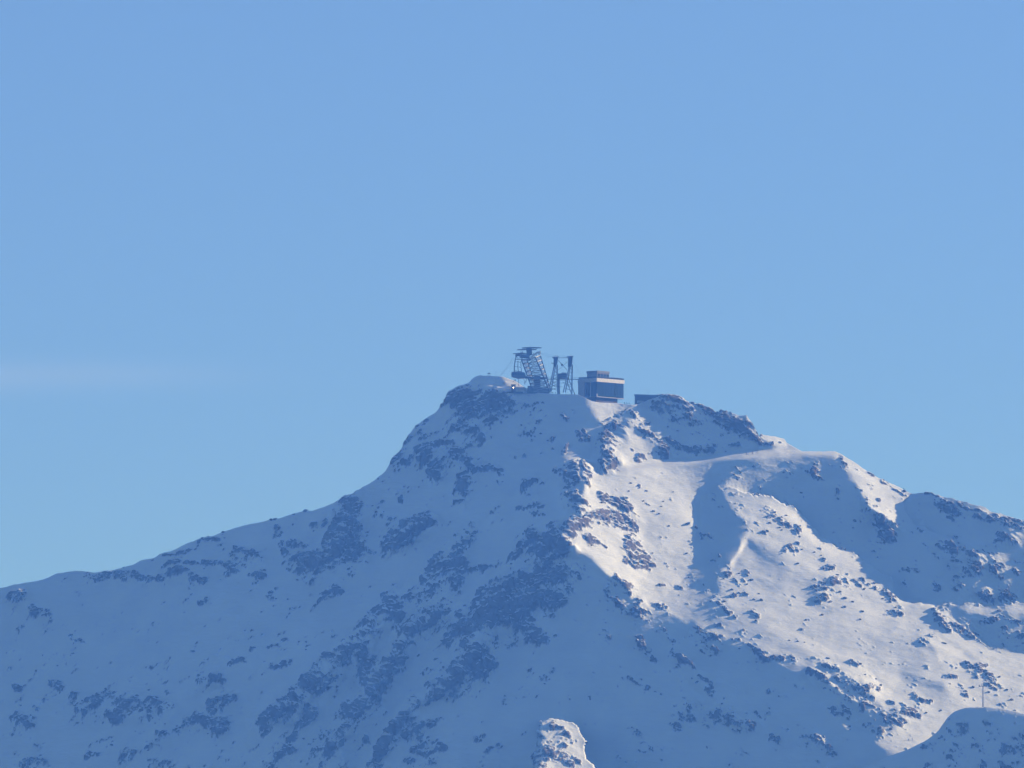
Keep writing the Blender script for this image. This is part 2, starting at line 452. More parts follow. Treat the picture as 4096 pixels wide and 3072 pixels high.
def buttress(u, v):
    x0, y0 = warp(u, v)
    out = np.zeros(x0.shape)
    for line, h, wl_, wr_ in RIBS:
        p = np.array(line); m = 150
        w = (x0 > p[:, 0].min() - m) & (x0 < p[:, 0].max() + m) & (y0 > p[:, 1].min() - m) & (y0 < p[:, 1].max() + m)
        if not w.any(): continue
        x, y = x0[w], y0[w]
        best = np.full(x.shape, 1e9); sd = np.zeros(x.shape)
        for a, b in zip(line[:-1], line[1:]):
            d = seg_dist(x, y, a, b)
            c = (b[0] - a[0]) * (y - a[1]) - (b[1] - a[1]) * (x - a[0])
            sd = np.where(d < best, c, sd); best = np.minimum(d, best)
        t = np.clip(1 - best / np.where(sd > 0, wr_ if p[-1, 0] > p[0, 0] else wl_, wl_ if p[-1, 0] > p[0, 0] else wr_), 0, 1)
        e = np.minimum(np.hypot(x - line[0][0], y - line[0][1]), np.hypot(x - line[-1][0], y - line[-1][1]))
        out[w] = np.maximum(out[w], h * t ** 1.3 * (0.25 + 0.75 * np.clip(e / 90, 0, 1)))
    return out
def nearer(u, v):
    x, y = warp(u, v)
    o = np.zeros(x.shape)
    for poly, d in NEAR: o = np.maximum(o, d * in_poly(poly, x, y))
    return o
def depth(u, v):
    return sample(F, u, v) + step_field(u, v)[0] - nearer(u, v) - buttress(u, v)

# ---- rock bands: (tracing half, polyline, radius, strength)
ROCK_L = [
 ([(1790,180),(1830,182),(1900,202),(1960,212)],26,1.15),([(1800,205),(1850,240),(1920,272)],28,1.15),([(1960,210),(2010,215)],17,1.15),([(1900,250),(2000,242)],26,1.15),
 ([(1990,225),(2025,217)],17,1),([(1880,280),(1960,290)],15,1),([(1830,330),(1870,350),(1890,340)],18,1),([(1920,375),(1910,385)],11,1),([(1800,320),(1795,330)],11,1),
 ([(1620,352),(1602,400),(1572,450),(1560,480)],13,1),([(1570,440),(1600,450)],18,1),([(1650,310),(1690,285)],8,.7),([(1660,380),(1640,362),(1680,340)],20,.5),
 ([(1680,400),(1740,400),(1790,400)],19,.95),([(1700,440),(1740,460)],21,1),([(1720,500),(1740,510)],17,1),([(1790,430),(1840,430)],15,.9),
 ([(1850,440),(1850,500),(1840,550)],15,1),([(1870,480),(1930,490),(1970,490)],17,.9),([(1820,600),(1840,600)],12,.7),([(1970,545),(1990,540)],8,.9),
 ([(1490,630),(1500,660)],12,.9),([(1530,670),(1570,660)],12,.9),([(1510,600),(1506,610)],6,1),([(1595,590),(1600,584)],8,1),
 ([(1540,770),(1600,742),(1650,705),(1700,692)],22,1.1),([(1525,785),(1600,765),(1700,722)],9,1),
 ([(1385,625),(1370,680),(1360,740),(1380,790),(1420,810)],30,1.1),([(1340,780),(1380,840),(1400,850)],28,1.05),([(1300,790),(1290,850)],13,.85),
 ([(1220,840),(1260,860),(1240,900)],24,1),([(1180,860),(1200,910)],13,.9),([(1130,770),(1140,810)],13,.9),([(1180,775),(1230,760)],15,.8),([(1250,700),(1252,706)],10,1),([(1275,705),(1280,700)],8,.9),([(1090,715),(1098,710)],10,1),([(1120,740),(1126,738)],7,1),
 ([(930,800),(970,810),(1020,825),(1045,835)],10,1),([(620,860),(700,850),(790,845),(870,855),(930,870)],10,.85),([(460,900),(560,905),(640,910),(720,895),(790,905),(820,918)],13,.85),
 ([(370,895),(470,885)],8,.9),([(640,808),(720,788)],6,.9),([(780,767),(880,752)],7,.7),([(985,905),(1045,890)],10,.8),([(1065,965),(1078,972)],13,.9),([(820,992),(828,990)],9,.9),
 ([(1250,1045),(1290,1000),(1340,945)],9,1.1),([(1380,910),(1455,850)],4,1.1),([(60,990),(110,1010),(150,1060),(190,1070)],22,.65),([(30,980),(90,975)],10,.9),([(275,1128),(290,1135)],8,1),([(315,1150),(330,1160)],10,.9),
 ([(75,1350),(90,1348)],10,.9),([(200,1330),(240,1340)],12,.8),([(300,1380),(340,1430),(390,1400)],26,.7),([(70,1460),(120,1490)],34,.6),([(130,1420),(140,1424)],10,.9),
 ([(470,1420),(520,1400),(560,1440)],34,.95),([(450,1470),(500,1430)],14,1),([(600,1390),(640,1430)],24,.6),([(675,1410),(690,1420)],16,.75),
 ([(800,1330),(850,1310),(890,1310)],18,.8),([(920,1260),(970,1230)],10,.9),([(1000,1190),(1130,1150)],6,.65),([(1080,1240),(1130,1220)],12,.65),([(1195,1182),(1210,1178)],8,.9),
 ([(840,1420),(900,1410),(930,1390)],23,.9),([(830,1500),(880,1510)],21,.95),([(860,1460),(870,1456)],20,.8),([(740,1480),(800,1460)],18,.7),([(640,1540),(720,1500)],14,.7),
 ([(350,1620),(390,1570),(430,1550)],14,.65),([(500,1610),(560,1580),(620,1570)],20,.7),([(100,1650),(180,1640)],26,.7),([(620,1650),(690,1630)],18,.8),
 ([(1850,730),(1870,760),(1820,790)],10,.9),([(1770,840),(1740,880),(1700,930)],20,1),([(1720,900),(1780,930),(1810,900),(1830,850)],20,.95),([(1690,950),(1740,960)],14,.9),([(1840,880),(1900,860),(1960,850)],12,.65),
 ([(1560,1000),(1570,1060),(1600,1090)],20,.95),([(1500,1080),(1450,1130)],17,.95),([(1440,1170),(1440,1240),(1460,1260)],23,.9),([(1570,990),(1620,1010)],10,.7),
 ([(1300,1250),(1350,1230),(1400,1200)],19,.9),([(1325,1300),(1335,1304)],18,.85),([(1230,1340),(1270,1310)],21,.9),([(1260,1350),(1310,1350)],20,.7),([(1150,1420),(1190,1380)],15,.95),([(1110,1460),(1140,1440)],8,1),([(1210,1430),(1240,1450),(1210,1490)],20,.95),
 ([(1590,1130),(1650,1120),(1720,1070)],19,.95),([(1700,1060),(1760,1040)],14,.9),([(1580,1190),(1620,1170)],14,.9),([(1540,1250),(1590,1240)],17,.95),([(1480,1310),(1500,1330),(1540,1290)],26,1),([(1450,1390),(1430,1450),(1400,1490)],21,.95),([(1380,1420),(1360,1460)],12,.9),([(1475,1400),(1485,1404)],16,.8),
 ([(1775,1160),(1790,1164)],15,.9),([(1680,1290),(1700,1270)],8,.9),([(1660,1390),(1740,1340)],11,.95),([(1600,1450),(1560,1520),(1530,1580)],15,.85),([(1600,1530),(1660,1500)],16,.75),([(1700,1500),(1740,1470)],18,.75),
 ([(1160,1570),(1190,1550)],16,.95),([(1100,1620),(1150,1600)],21,.9),([(1055,1650),(1065,1655)],14,.9),([(1260,1620),(1300,1600)],24,.65),([(1435,1550),(1446,1554)],14,.9),([(1510,1620),(1490,1650)],19,.9),([(1680,1600),(1740,1580)],32,.9),([(1640,1650),(1648,1655)],14,.9),([(1295,1540),(1306,1540)],14,.7),
 ([(1890,1200),(1860,1230),(1880,1270),(1930,1250)],23,1.15),([(1850,1180),(1854,1190)],14,1.15),([(1830,1130),(1890,1110),(1960,1080),(2020,1050)],28,1.15),([(1900,1060),(1950,1010),(2000,970)],24,1.15),([(1810,1000),(1830,1060)],12,.75),([(1900,960),(1960,950)],14,.75),([(2000,1000),(2030,960)],34,1.15),([(1830,1320),(1790,1350)],7,1.15),
 ([(1905,1550),(1915,1552)],12,.85),([(1930,1600),(1980,1580)],10,.8),([(2002,1390),(2006,1400)],9,.85),
]
ROCK_R = [
 ([(40,225),(110,235),(60,280)],26,.62),([(110,285),(150,270)],14,.6),([(190,255),(215,285)],12,.62),([(0,300),(50,310)],14,.6),([(235,235),(250,250)],8,.7),([(60,330),(100,340)],10,.55),([(150,360),(180,340)],8,.6),([(20,420),(60,430)],9,.6),([(270,330),(290,350)],9,.75),([(250,380),(290,370)],9,.7),
 ([(20,1060),(60,1100),(100,1150)],32,1.15),([(0,1000),(80,1000),(160,1010)],40,1.15),([(60,930),(140,880),(200,900)],38,1.15),([(120,800),(200,800),(170,740)],36,1.15),([(60,780),(100,740)],24,1.15),([(230,720),(260,690)],22,1.15),([(180,950),(230,960)],20,.8),([(245,880),(255,890)],24,.7),([(10,840),(40,830)],16,1.15),
 ([(230,490),(260,530),(220,560)],25,1.15),([(280,470),(300,510)],13,1.15),([(185,490),(195,490)],13,1.15),([(240,590),(260,610)],17,1.15),([(248,640),(256,645)],19,1.15),([(60,560),(120,520)],12,1.15),([(30,640),(80,630),(130,620)],14,.85),([(90,660),(140,650)],12,.8),([(238,340),(244,352)],12,.75),([(200,410),(220,390)],5,1.15),
 ([(360,590),(410,600),(460,635)],18,1.1),([(330,660),(370,650),(430,690),(480,700)],16,1.1),([(440,760),(480,800),(540,830)],20,1.1),([(420,740),(500,690)],10,.65),([(310,750),(330,760)],17,1.1),([(355,790),(365,792)],12,.8),([(460,830),(550,835)],12,1.1),([(240,690),(300,670)],15,1.1),
 ([(410,900),(430,920)],10,.9),([(450,930),(480,970)],12,.85),([(500,540),(506,544)],5,1),([(735,718),(742,722)],6,1),([(750,760),(790,755)],11,.95),
 ([(560,1010),(620,1040)],6,1),([(440,1040),(520,1050)],22,.8),([(495,1000),(505,1004)],16,.85),([(415,1000),(425,1005)],14,.7),([(600,930),(670,955)],7,.95),([(780,990),(850,1030)],9,.95),([(868,1053),(876,1058)],8,1),([(940,1050),(970,1065)],11,.95),([(805,1098),(815,1099)],8,1),
 ([(720,1120),(790,1160)],24,.62),([(750,1180),(820,1200)],18,.55),([(830,1150),(900,1170)],10,.75),([(950,1190),(1000,1210)],12,.85),([(1010,1220),(1060,1235)],12,.9),([(1080,1210),(1130,1260)],14,.7),([(1190,1215),(1240,1245),(1290,1255)],9,.95),([(1350,1242),(1375,1248)],13,.95),
 ([(515,1165),(525,1175)],16,.75),([(640,1200),(690,1250),(740,1310),(780,1360)],13,.85),([(556,1240),(564,1244)],8,.9),([(540,1350),(470,1300)],10,.65),([(700,1430),(720,1450)],21,.9),([(820,1440),(900,1490),(960,1500)],25,.8),([(960,1440),(1010,1460)],16,.65),([(1085,1480),(1096,1484)],20,.65),([(498,1520),(506,1526)],20,.7),([(655,1490),(664,1494)],14,.75),([(1035,1540),(1045,1544)],14,.9),([(1160,1520),(1240,1570),(1260,1590)],22,.65),([(160,1270),(130,1300)],16,.55),([(298,1380),(304,1390)],12,.5),([(1005,1350),(1015,1352)],8,.7),([(760,1400),(640,1420)],8,.55),
 ([(1180,1290),(1240,1330),(1300,1370),(1370,1400)],23,.85),([(1280,1310),(1350,1330),(1400,1360)],17,.8),([(1270,1440),(1330,1470)],25,.7),([(1420,1400),(1400,1440)],15,.95),([(1430,1338),(1450,1343)],10,.9),([(1495,1396),(1506,1406)],13,.9),([(1540,1450),(1590,1440)],17,.95),([(1480,1470),(1540,1490)],17,.9),([(1615,1438),(1626,1444)],9,.9),([(1400,1510),(1470,1530)],12,.9),([(1620,1390),(1660,1400)],11,.8),([(1585,1373),(1596,1378)],9,.9),
 ([(980,680),(1050,660),(1080,690)],19,.66),([(995,710),(1005,712)],16,.6),([(1110,690),(1140,720)],12,.65),([(860,590),(930,605)],5,.75),([(1125,775),(1135,777)],7,1),([(1215,775),(1225,777)],7,1),([(1070,795),(1120,800)],11,.85),([(1236,815),(1244,817)],7,.95),([(1250,845),(1280,855)],9,.95),([(855,900),(866,902)],9,.9),([(925,890),(936,893)],9,.85),([(925,915),(940,918)],7,.95),([(926,975),(934,978)],8,.9),([(866,990),(876,992)],8,.9),
 ([(1270,910),(1320,920)],15,.95),([(1180,940),(1240,950)],14,.75),([(1200,1000),(1250,980)],13,.9),([(1370,910),(1400,930)],16,.62),([(1436,940),(1444,944)],10,.65),([(1480,980),(1530,1030)],16,.58),([(1612,1148),(1628,1153)],9,1),([(1680,1050),(1740,1080),(1800,1110),(1840,1120)],13,1),([(1690,1080),(1740,1110)],9,1),
 ([(1945,1130),(1958,1134)],20,.9),([(1870,1080),(1960,1070),(2020,1080)],16,.65),([(2008,1140),(2020,1144)],14,.65),
 ([(1720,1305),(1760,1310)],9,.9),([(1800,1250),(1870,1255)],10,.95),([(1830,1280),(1880,1300)],11,.9),([(1870,1320),(1930,1340)],17,.72),([(1780,1350),(1810,1380)],18,.58),([(1735,1330),(1745,1335)],12,.65),([(1945,1408),(1955,1412)],10,.95),
 ([(1190,488),(1200,492)],17,.95),([(1284,595),(1294,597)],6,.9),([(1283,550),(1288,560)],6,.9),
 ([(1300,430),(1350,460)],10,.65),([(1416,540),(1426,552)],13,.85),([(1390,490),(1420,500)],10,.65),([(1480,510),(1560,570)],12,.65),([(1460,610),(1420,640)],14,.65),([(1460,700),(1490,730)],28,.95),([(1420,610),(1500,650)],10,.6),
 ([(1700,620),(1760,650)],23,.8),([(1650,582),(1700,592)],12,.75),([(1780,612),(1900,652),(2032,692)],10,.85),([(1840,660),(2032,712)],12,.95),([(1930,740),(2000,770)],16,.85),([(1700,780),(1760,800)],25,.85),([(1830,800),(1900,820)],25,.75),([(1760,850),(1830,870)],25,.85),([(1560,880),(1600,880)],11,.95),([(1765,938),(1778,944)],26,.9),([(1675,948),(1686,952)],14,.9),([(1900,870),(1940,900)],20,.85),([(1870,960),(1900,980)],18,.9),([(1950,970),(1990,990)],22,.75),([(2006,890),(2016,894)],16,.85),([(1686,840),(1696,844)],12,.8),
 ([(440,300),(400,330),(370,360)],25,1),([(468,255),(474,262)],14,.95),([(520,300),(560,350),(600,400)],22,.8),([(620,340),(640,370)],17,.85),([(390,430),(370,460),(410,450)],22,1),([(490,420),(520,440)],12,.95),([(570,370),(610,430)],14,.95),([(580,188),(640,190),(700,215)],15,1),([(560,220),(640,240),(720,250)],18,.65),([(640,270),(720,270)],14,.75),([(740,230),(800,250),(880,265),(940,280)],14,1),([(880,290),(940,310),(960,330)],25,.95),([(800,280),(850,290)],14,.65),([(760,290),(720,290)],10,.7),([(616,290),(626,292)],12,.7),([(836,320),(846,322)],8,.8),([(660,402),(720,402),(790,392)],13,1),([(860,377),(900,377)],9,.95),([(980,360),(1040,370)],13,.75),([(1075,360),(1084,366)],8,.9),([(356,400),(364,404)],12,.9),([(335,350),(345,352)],13,.85),
 ([(1795,1480),(1806,1484)],16,.65),([(1975,1480),(1988,1484)],20,.65),([(1730,1500),(1690,1530)],9,.85),([(1845,1550),(1858,1554)],20,.65),([(1945,1580),(1960,1586)],28,.65),([(1755,1570),(1765,1574)],10,.7),([(1696,1600),(1706,1604)],8,.85),([(1616,1590),(1626,1594)],10,.7),([(1655,1640),(1666,1644)],14,.9),([(1955,1640),(1968,1644)],24,.75),([(1836,1640),(1846,1644)],12,.85),([(1876,1470),(1884,1474)],8,.85),
 ([(160,1500),(200,1520)],18,.9),([(150,1540),(215,1565)],16,.85),([(140,1600),(230,1625)],24,.85),([(120,1560),(140,1590)],18,1.0),([(95,1640),(130,1650)],18,.95),([(216,1528),(240,1550)],10,.9),([(235,1600),(270,1640)],9,.7),
]
ROCKS = [(Lf(p), r * 1.12, s * (1.12 if r >= 14 and p[0][0] > 1000 else 1.0)) for p, r, s in ROCK_L] + [(Rf(p), r, s) for p, r, s in ROCK_R]
ROCKS += [(line, 26.0, 0.80) for line, h, a, b in RIBS[:6]]           # bare rock along the buttress crests
RH = 5.0
r_us = np.arange(-60, 4180, RH); r_vs = np.arange(1460, 3160, RH)
rock_q = np.full((len(r_vs), len(r_us)), -0.6)
for line, rad, st in ROCKS:
    p = np.array(line); m = 2.2 * rad + 10
    i0, i1 = np.searchsorted(r_us, (p[:, 0].min() - m, p[:, 0].max() + m)); j0, j1 = np.searchsorted(r_vs, (p[:, 1].min() - m, p[:, 1].max() + m))
    if i1 <= i0 or j1 <= j0: continue
    X, Y = np.meshgrid(r_us[i0:i1], r_vs[j0:j1])
    d = poly_dist(line, X, Y)
    rock_q[j0:j1, i0:i1] = np.maximum(rock_q[j0:j1, i0:i1], np.minimum(-0.02 + 0.46 * st * st, st * 1.05 - 0.85 * d / rad))

rock_b = blur(np.maximum(rock_q, -0.25), 60)          # broad rockiness

def bilin(g, us, vs, u, v):
    h = us[1] - us[0]
    x = np.clip((u - us[0]) / h, 0, len(us) - 1.001); y = np.clip((v - vs[0]) / h, 0, len(vs) - 1.001)
    xi = x.astype(int); yi = y.astype(int); a = x - xi; c = y - yi
    return (g[yi, xi] * (1 - a) + g[yi, xi + 1] * a) * (1 - c) + (g[yi + 1, xi] * (1 - a) + g[yi + 1, xi + 1] * a) * c

# ------------------------------------------------------------------ mountain mesh
cu = np.concatenate([np.linspace(-3600, -920, 14), np.linspace(-900, -70, 24), np.arange(-50, 4150, 3.1), np.linspace(4170, 5000, 24), np.linspace(5050, 7400, 14)])
sky_v = np.interp(cu, SKY[:, 0], SKY[:, 1])
sky_v = np.where(cu < -900, np.interp(cu, [-3600, -900], [3650, SKY[0, 1]]), sky_v)
sky_v = np.where(cu > 4950, np.interp(cu, [4950, 7400], [sky_v[np.searchsorted(cu, 4950)], 3650]), sky_v)
rocky_sky = smooth(-0.25, 0.1, np.array([rock_b[min(len(r_vs) - 1, max(0, int((b - 1460) / RH) + 3)), min(len(r_us) - 1, max(0, int((a + 60) / RH)))] for a, b in zip(cu, sky_v)]))
sky_v = sky_v + (2.0 + 3.5 * rocky_sky) * fbm(cu / 34, 0 * cu + 3.3, 0 * cu + 1.1, 5, 0.6) * np.where((cu > 2150) & (cu < 2560), 0.15, 1.0)
ku = np.exp(-0.5 * (np.arange(-2, 3) / 1.0) ** 2); ku /= ku.sum()
NR, NB = 560, 26
tr = np.linspace(0, 1, NR)
tr = 0.9 * tr + 0.1 * tr ** 2
botv = np.maximum(3110.0, sky_v + 40)
V = sky_v[None, :] + tr[:, None] * (botv - sky_v)[None, :]
low = np.linspace(0, 1, NB + 1)[1:]
V = np.concatenate([V, botv[None, :] + low[:, None] * (np.maximum(3720.0, botv + 60) - botv)[None, :]], 0)
U = np.broadcast_to(cu[None, :], V.shape).copy()
Uc = np.clip(U, U0, U1)
D = depth(Uc, np.clip(V, V0, V1))
D = D + (V > V1) * 0
D = np.where(V > 3700, D - 0.0, D)
PX, PY, PZ = at(U, V, D)
# base normals from the finished sheet
def normals(PX, PY, PZ):
    dux, duy, duz = np.gradient(PX, axis=1), np.gradient(PY, axis=1), np.gradient(PZ, axis=1)
    dvx, dvy, dvz = np.gradient(PX, axis=0), np.gradient(PY, axis=0), np.gradient(PZ, axis=0)
    nx = duy * dvz - duz * dvy; ny = duz * dvx - dux * dvz; nz = dux * dvy - duy * dvx
    s = np.where(ny > 0, -1.0, 1.0) / np.maximum(1e-9, np.sqrt(nx * nx + ny * ny + nz * nz))
    return nx * s, ny * s, nz * s
NX, NY, NZ = normals(PX, PY, PZ)

# rock amount: traced bands, edges torn by noise stretched down the fall line
x, y, z = PX.astype(np.float32), PY.astype(np.float32), PZ.astype(np.float32)
wu = 26 * fbm(x / 26, y / 26, z / 26, 3); wv = 26 * fbm(x / 26 + 50, y / 26, z / 26 + 9, 3)
q = bilin(rock_q, r_us, r_vs, np.clip(U + wu, -60, 4170), np.clip(V + wv, 1460, 3150))
left = smooth(2450, 2150, U)
def streak(L, seed, octv):
    a1 = (-0.62 * x - 0.78 * z); c1 = (0.78 * x - 0.62 * z)      # left face runs down to the left
    a2 = (0.80 * x - 0.60 * z); c2 = (0.60 * x + 0.80 * z)       # right face runs down to the right
    n1 = fbm(a1 / (2.4 * L) + seed, c1 / L, y / (2 * L), octv)
    n2 = fbm(a2 / (1.8 * L) + seed, c2 / L, y / (2 * L) + 7, octv)
    return left * n1 + (1 - left) * n2
qb = bilin(rock_b, r_us, r_vs, np.clip(U, -60, 4170), np.clip(V, 1460, 3150))
rough = smooth(-0.24, 0.12, qb)
shady0 = np.clip(1 - 2.0 * np.clip((NX * sdir.x + NY * sdir.y + NZ * sdir.z), 0, 0.5), 0, 1)
s9, s3, s1 = streak(10.0, 3.1, 4), streak(3.2, 8.7, 3), streak(1.3, 1.7, 2)
rock = np.maximum(q, qb - 0.24) - 0.07 * (1 - shady0) + 0.55 * s9 + 0.62 * s3 + 0.30 * s1
rk = smooth(-0.05, 0.75, rock)
crag = ridged(x / 16, y / 16, z / 11, 5)
crag2 = ridged(x / 5.5 + 3, y / 5.5, z / 3.8, 3)
ribs = left * ridged((0.78 * x - 0.62 * z) / 34, (0.62 * x + 0.78 * z) / 120, y / 150 + 2, 4) + (1 - left) * ridged((0.60 * x + 0.80 * z) / 30, (0.8 * x - 0.6 * z) / 80, y / 90, 4)
shady = np.clip(1 - 2.0 * np.clip((NX * sdir.x + NY * sdir.y + NZ * sdir.z), 0, 0.5), 0, 1)
drift = 1.4 * fbm(x / 70, y / 70, z / 50, 3) + 0.5 * fbm(x / 30, y / 30, z / 16, 3) + 0.12 * fbm(x / 10, y / 10, z / 5, 3) + 0.03 * fbm(x / 4, y / 4, z / 2.5, 2)
disp = drift + rough * ribs * (0.8 + 4.2 * shady) + rk * (0.5 + 2.6 * crag + 1.4 * crag2) * (0.55 + 0.45 * shady)
road_d = poly_dist(ROAD, U, V)
calm = smooth(10, 30, road_d) * (0.55 + 0.45 * smooth(60, 140, np.hypot(U - 2300, (V - 1590) * 1.5)))
calm = np.where(U < 2080, np.maximum(calm, 0.8), calm)
edge = np.clip((V - sky_v[None, :]) / 40, 0, 1)
disp = disp * calm * np.where(rk > 0.3, 0.45 + 0.55 * edge, 0.3 + 0.7 * edge)
PX = PX + NX * disp; PY = PY + NY * disp * 1.0; PZ = PZ + NZ * disp
GX, GY, GZ = PX.copy(), PY.copy(), PZ.copy()      # visible sheet kept for standing things on it

# back of the ridge: a short flat, then falling away
back = 1.2 * (1.22 ** np.arange(1, 30))
back = np.cumsum(back) * 0.5
plate = 4 + 50 * smooth(1900, 2010, cu) * smooth(2720, 2640, cu) + 8 * smooth(2600, 2800, cu)
bx = np.repeat(PX[:1], len(back), 0); by = PY[:1] + back[:, None]
over = np.maximum(0, back[:, None] - plate[None, :])
bz = PZ[:1] - 0.02 * np.minimum(back[:, None], plate[None, :]) - 0.62 * over * over / (over + 14)
bz += 1.2 * fbm(bx / 18, by / 18, bz / 18, 3) * smooth(0, 30, over)
bz = np.maximum(bz, -520)
# foot of the mountain: runs out to the valley floor
foot = np.linspace(0, 1, 9)[1:]
fz = PZ[-1:] + (-512 - PZ[-1:]) * foot[:, None]
fy = PY[-1:] - (PZ[-1:] + 512) * 1.7 * foot[:, None]
fx_ = np.repeat(PX[-1:], len(foot), 0)
MX = np.concatenate([bx[::-1], PX, fx_], 0); MY = np.concatenate([by[::-1], PY, fy], 0); MZ = np.concatenate([bz[::-1], PZ, fz], 0)
RK = np.concatenate([np.repeat(rock[:1] * 0.6, len(back), 0), rock, np.full(fz.shape, -0.5)], 0)
nr, nc = MX.shape
verts = np.stack([MX, MY, MZ], -1).reshape(-1, 3).astype(np.float32)
i = np.arange((nr - 1) * (nc - 1)); r_, c_ = i // (nc - 1), i % (nc - 1)
a0 = r_ * nc + c_
quads = np.stack([a0, a0 + nc, a0 + nc + 1, a0 + 1], -1).astype(np.int32)
me = bpy.data.meshes.new('mountain')
me.vertices.add(len(verts)); me.vertices.foreach_set('co', verts.ravel())
me.loops.add(len(quads) * 4); me.loops.foreach_set('vertex_index', quads.ravel())
me.polygons.add(len(quads))
me.polygons.foreach_set('loop_start', np.arange(0, len(quads) * 4, 4, dtype=np.int32))
me.polygons.foreach_set('loop_total', np.full(len(quads), 4, np.int32))
me.polygons.foreach_set('use_smooth', np.ones(len(quads), bool))
att = me.attributes.new('rock', 'FLOAT', 'POINT')
att.data.foreach_set('value', RK.ravel().astype(np.float32))
me.update()
me.validate()

def ground(u, v):
    """a point of the visible mountain sheet at photo pixel (u, v), with its normal"""
    ci = int(np.clip(np.searchsorted(cu, u), 1, len(cu) - 2))
    ri = int(np.clip(np.searchsorted(V[:, ci], v), 1, NR - 2))
    return Vector((GX[ri, ci], GY[ri, ci], GZ[ri, ci])), Vector((NX[ri, ci], NY[ri, ci], NZ[ri, ci]))

def snow_rock_material():
    m = bpy.data.materials.new('snow_and_rock')
    m.use_nodes = True
    n, l = m.node_tree.nodes, m.node_tree.links
    b = n['Principled BSDF']
    geo = n.new('ShaderNodeNewGeometry')
    at_ = n.new('ShaderNodeAttribute'); at_.attribute_name = 'rock'
    def noise(scale, detail, rough=0.6):
        t = n.new('ShaderNodeTexNoise'); t.inputs['Scale'].default_value = scale
        t.inputs['Detail'].default_value = detail; t.inputs['Roughness'].default_value = rough
        l.new(geo.outputs['Position'], t.inputs['Vector'])
        return t
    def math_(op, a, b_=None, clamp=False):
        t = n.new('ShaderNodeMath'); t.operation = op; t.use_clamp = clamp
        for k, s in enumerate((a, b_)):
            if s is None: continue
            if isinstance(s, (int, float)): t.inputs[k].default_value = s
            else: l.new(s, t.inputs[k])
        return t.outputs[0]
    def ramp(v, lo, hi, o0=0.0, o1=1.0):
        t = n.new('ShaderNodeMapRange'); t.interpolation_type = 'SMOOTHSTEP'
        t.inputs['From Min'].default_value = lo; t.inputs['From Max'].default_value = hi
        t.inputs['To Min'].default_value = o0; t.inputs['To Max'].default_value = o1
        l.new(v, t.inputs['Value']); return t.outputs[0]
    sep = n.new('ShaderNodeSeparateXYZ'); l.new(geo.outputs['Normal'], sep.inputs[0])
    fmap = n.new('ShaderNodeMapping'); fmap.inputs['Rotation'].default_value = (0, 0.6, 0); fmap.inputs['Scale'].default_value = (0.62, 0.45, 0.30)
    l.new(geo.outputs['Position'], fmap.inputs['Vector'])
    fine = n.new('ShaderNodeTexNoise'); fine.inputs['Scale'].default_value = 1.0; fine.inputs['Detail'].default_value = 9; fine.inputs['Roughness'].default_value = 0.72
    l.new(fmap.outputs[0], fine.inputs['Vector'])
    big = noise(0.05, 4)
    ledge = ramp(sep.outputs['Z'], 0.50, 0.90, 0.0, 0.8)                     # snow lies on what is flat
    v = math_('ADD', at_.outputs['Fac'], math_('MULTIPLY', math_('SUBTRACT', fine.outputs[0], 0.5), 1.9))
    v = math_('SUBTRACT', v, ledge)
    fac = ramp(v, -0.08, 0.34)
    rockcol = n.new('ShaderNodeValToRGB')
    e = rockcol.color_ramp.elements
    e[0].position = 0.3; e[0].color = (0.035, 0.034, 0.036, 1)
    e[1].position = 0.68; e[1].color = (0.17, 0.135, 0.105, 1)
    mixn = math_('ADD', math_('MULTIPLY', fine.outputs[0], 0.5), math_('MULTIPLY', big.outputs[0], 0.5))
    l.new(mixn, rockcol.inputs[0])
    snowcol = n.new('ShaderNodeValToRGB')
    e = snowcol.color_ramp.elements
    e[0].position = 0.3; e[0].color = (0.60, 0.62, 0.67, 1)
    e[1].position = 0.7; e[1].color = (0.76, 0.77, 0.80, 1)
    l.new(math_('ADD', math_('MULTIPLY', big.outputs[0], 0.6), math_('MULTIPLY', noise(0.012, 5).outputs[0], 0.4)), snowcol.inputs[0])
    mx = n.new('ShaderNodeMix'); mx.data_type = 'RGBA'
    l.new(fac, mx.inputs[0]); l.new(snowcol.outputs[0], mx.inputs[6]); l.new(rockcol.outputs[0], mx.inputs[7])
    l.new(mx.outputs[2], b.inputs['Base Color'])
    l.new(ramp(fac, 0, 1, 0.65, 0.9), b.inputs['Roughness'])
    b.inputs['Specular IOR Level'].default_value = 0.15
    wm = n.new('ShaderNodeMapping'); wm.inputs['Scale'].default_value = (0.10, 0.10, 0.34); wm.inputs['Rotation'].default_value = (0, 0.5, 0)
    l.new(geo.outputs['Position'], wm.inputs['Vector'])
    wind = n.new('ShaderNodeTexNoise'); wind.inputs['Scale'].default_value = 1.0; wind.inputs['Detail'].default_value = 7; wind.inputs['Roughness'].default_value = 0.62
    l.new(wm.outputs[0], wind.inputs['Vector'])
    b2 = n.new('ShaderNodeBump'); b2.inputs['Strength'].default_value = 0.5; b2.inputs['Distance'].default_value = 1.3
    l.new(wind.outputs[0], b2.inputs['Height'])
    bump = n.new('ShaderNodeBump'); l.new(b2.outputs[0], bump.inputs['Normal']); bump.inputs['Strength'].default_value = 0.6; bump.inputs['Distance'].default_value = 0.5
    bh = math_('MULTIPLY', fine.outputs[0], ramp(fac, 0, 1, 0.05, 1.4))
    l.new(bh, bump.inputs['Height']); l.new(bump.outputs[0], b.inputs['Normal'])
    return m
M_SNOWROCK = snow_rock_material()
me.materials.append(M_SNOWROCK)
mountain = link(bpy.data.objects.new('mountain', me))
tag(mountain, 'snow covered rocky mountain with a long left ridge and sunlit right bowl', 'mountain', kind='structure')

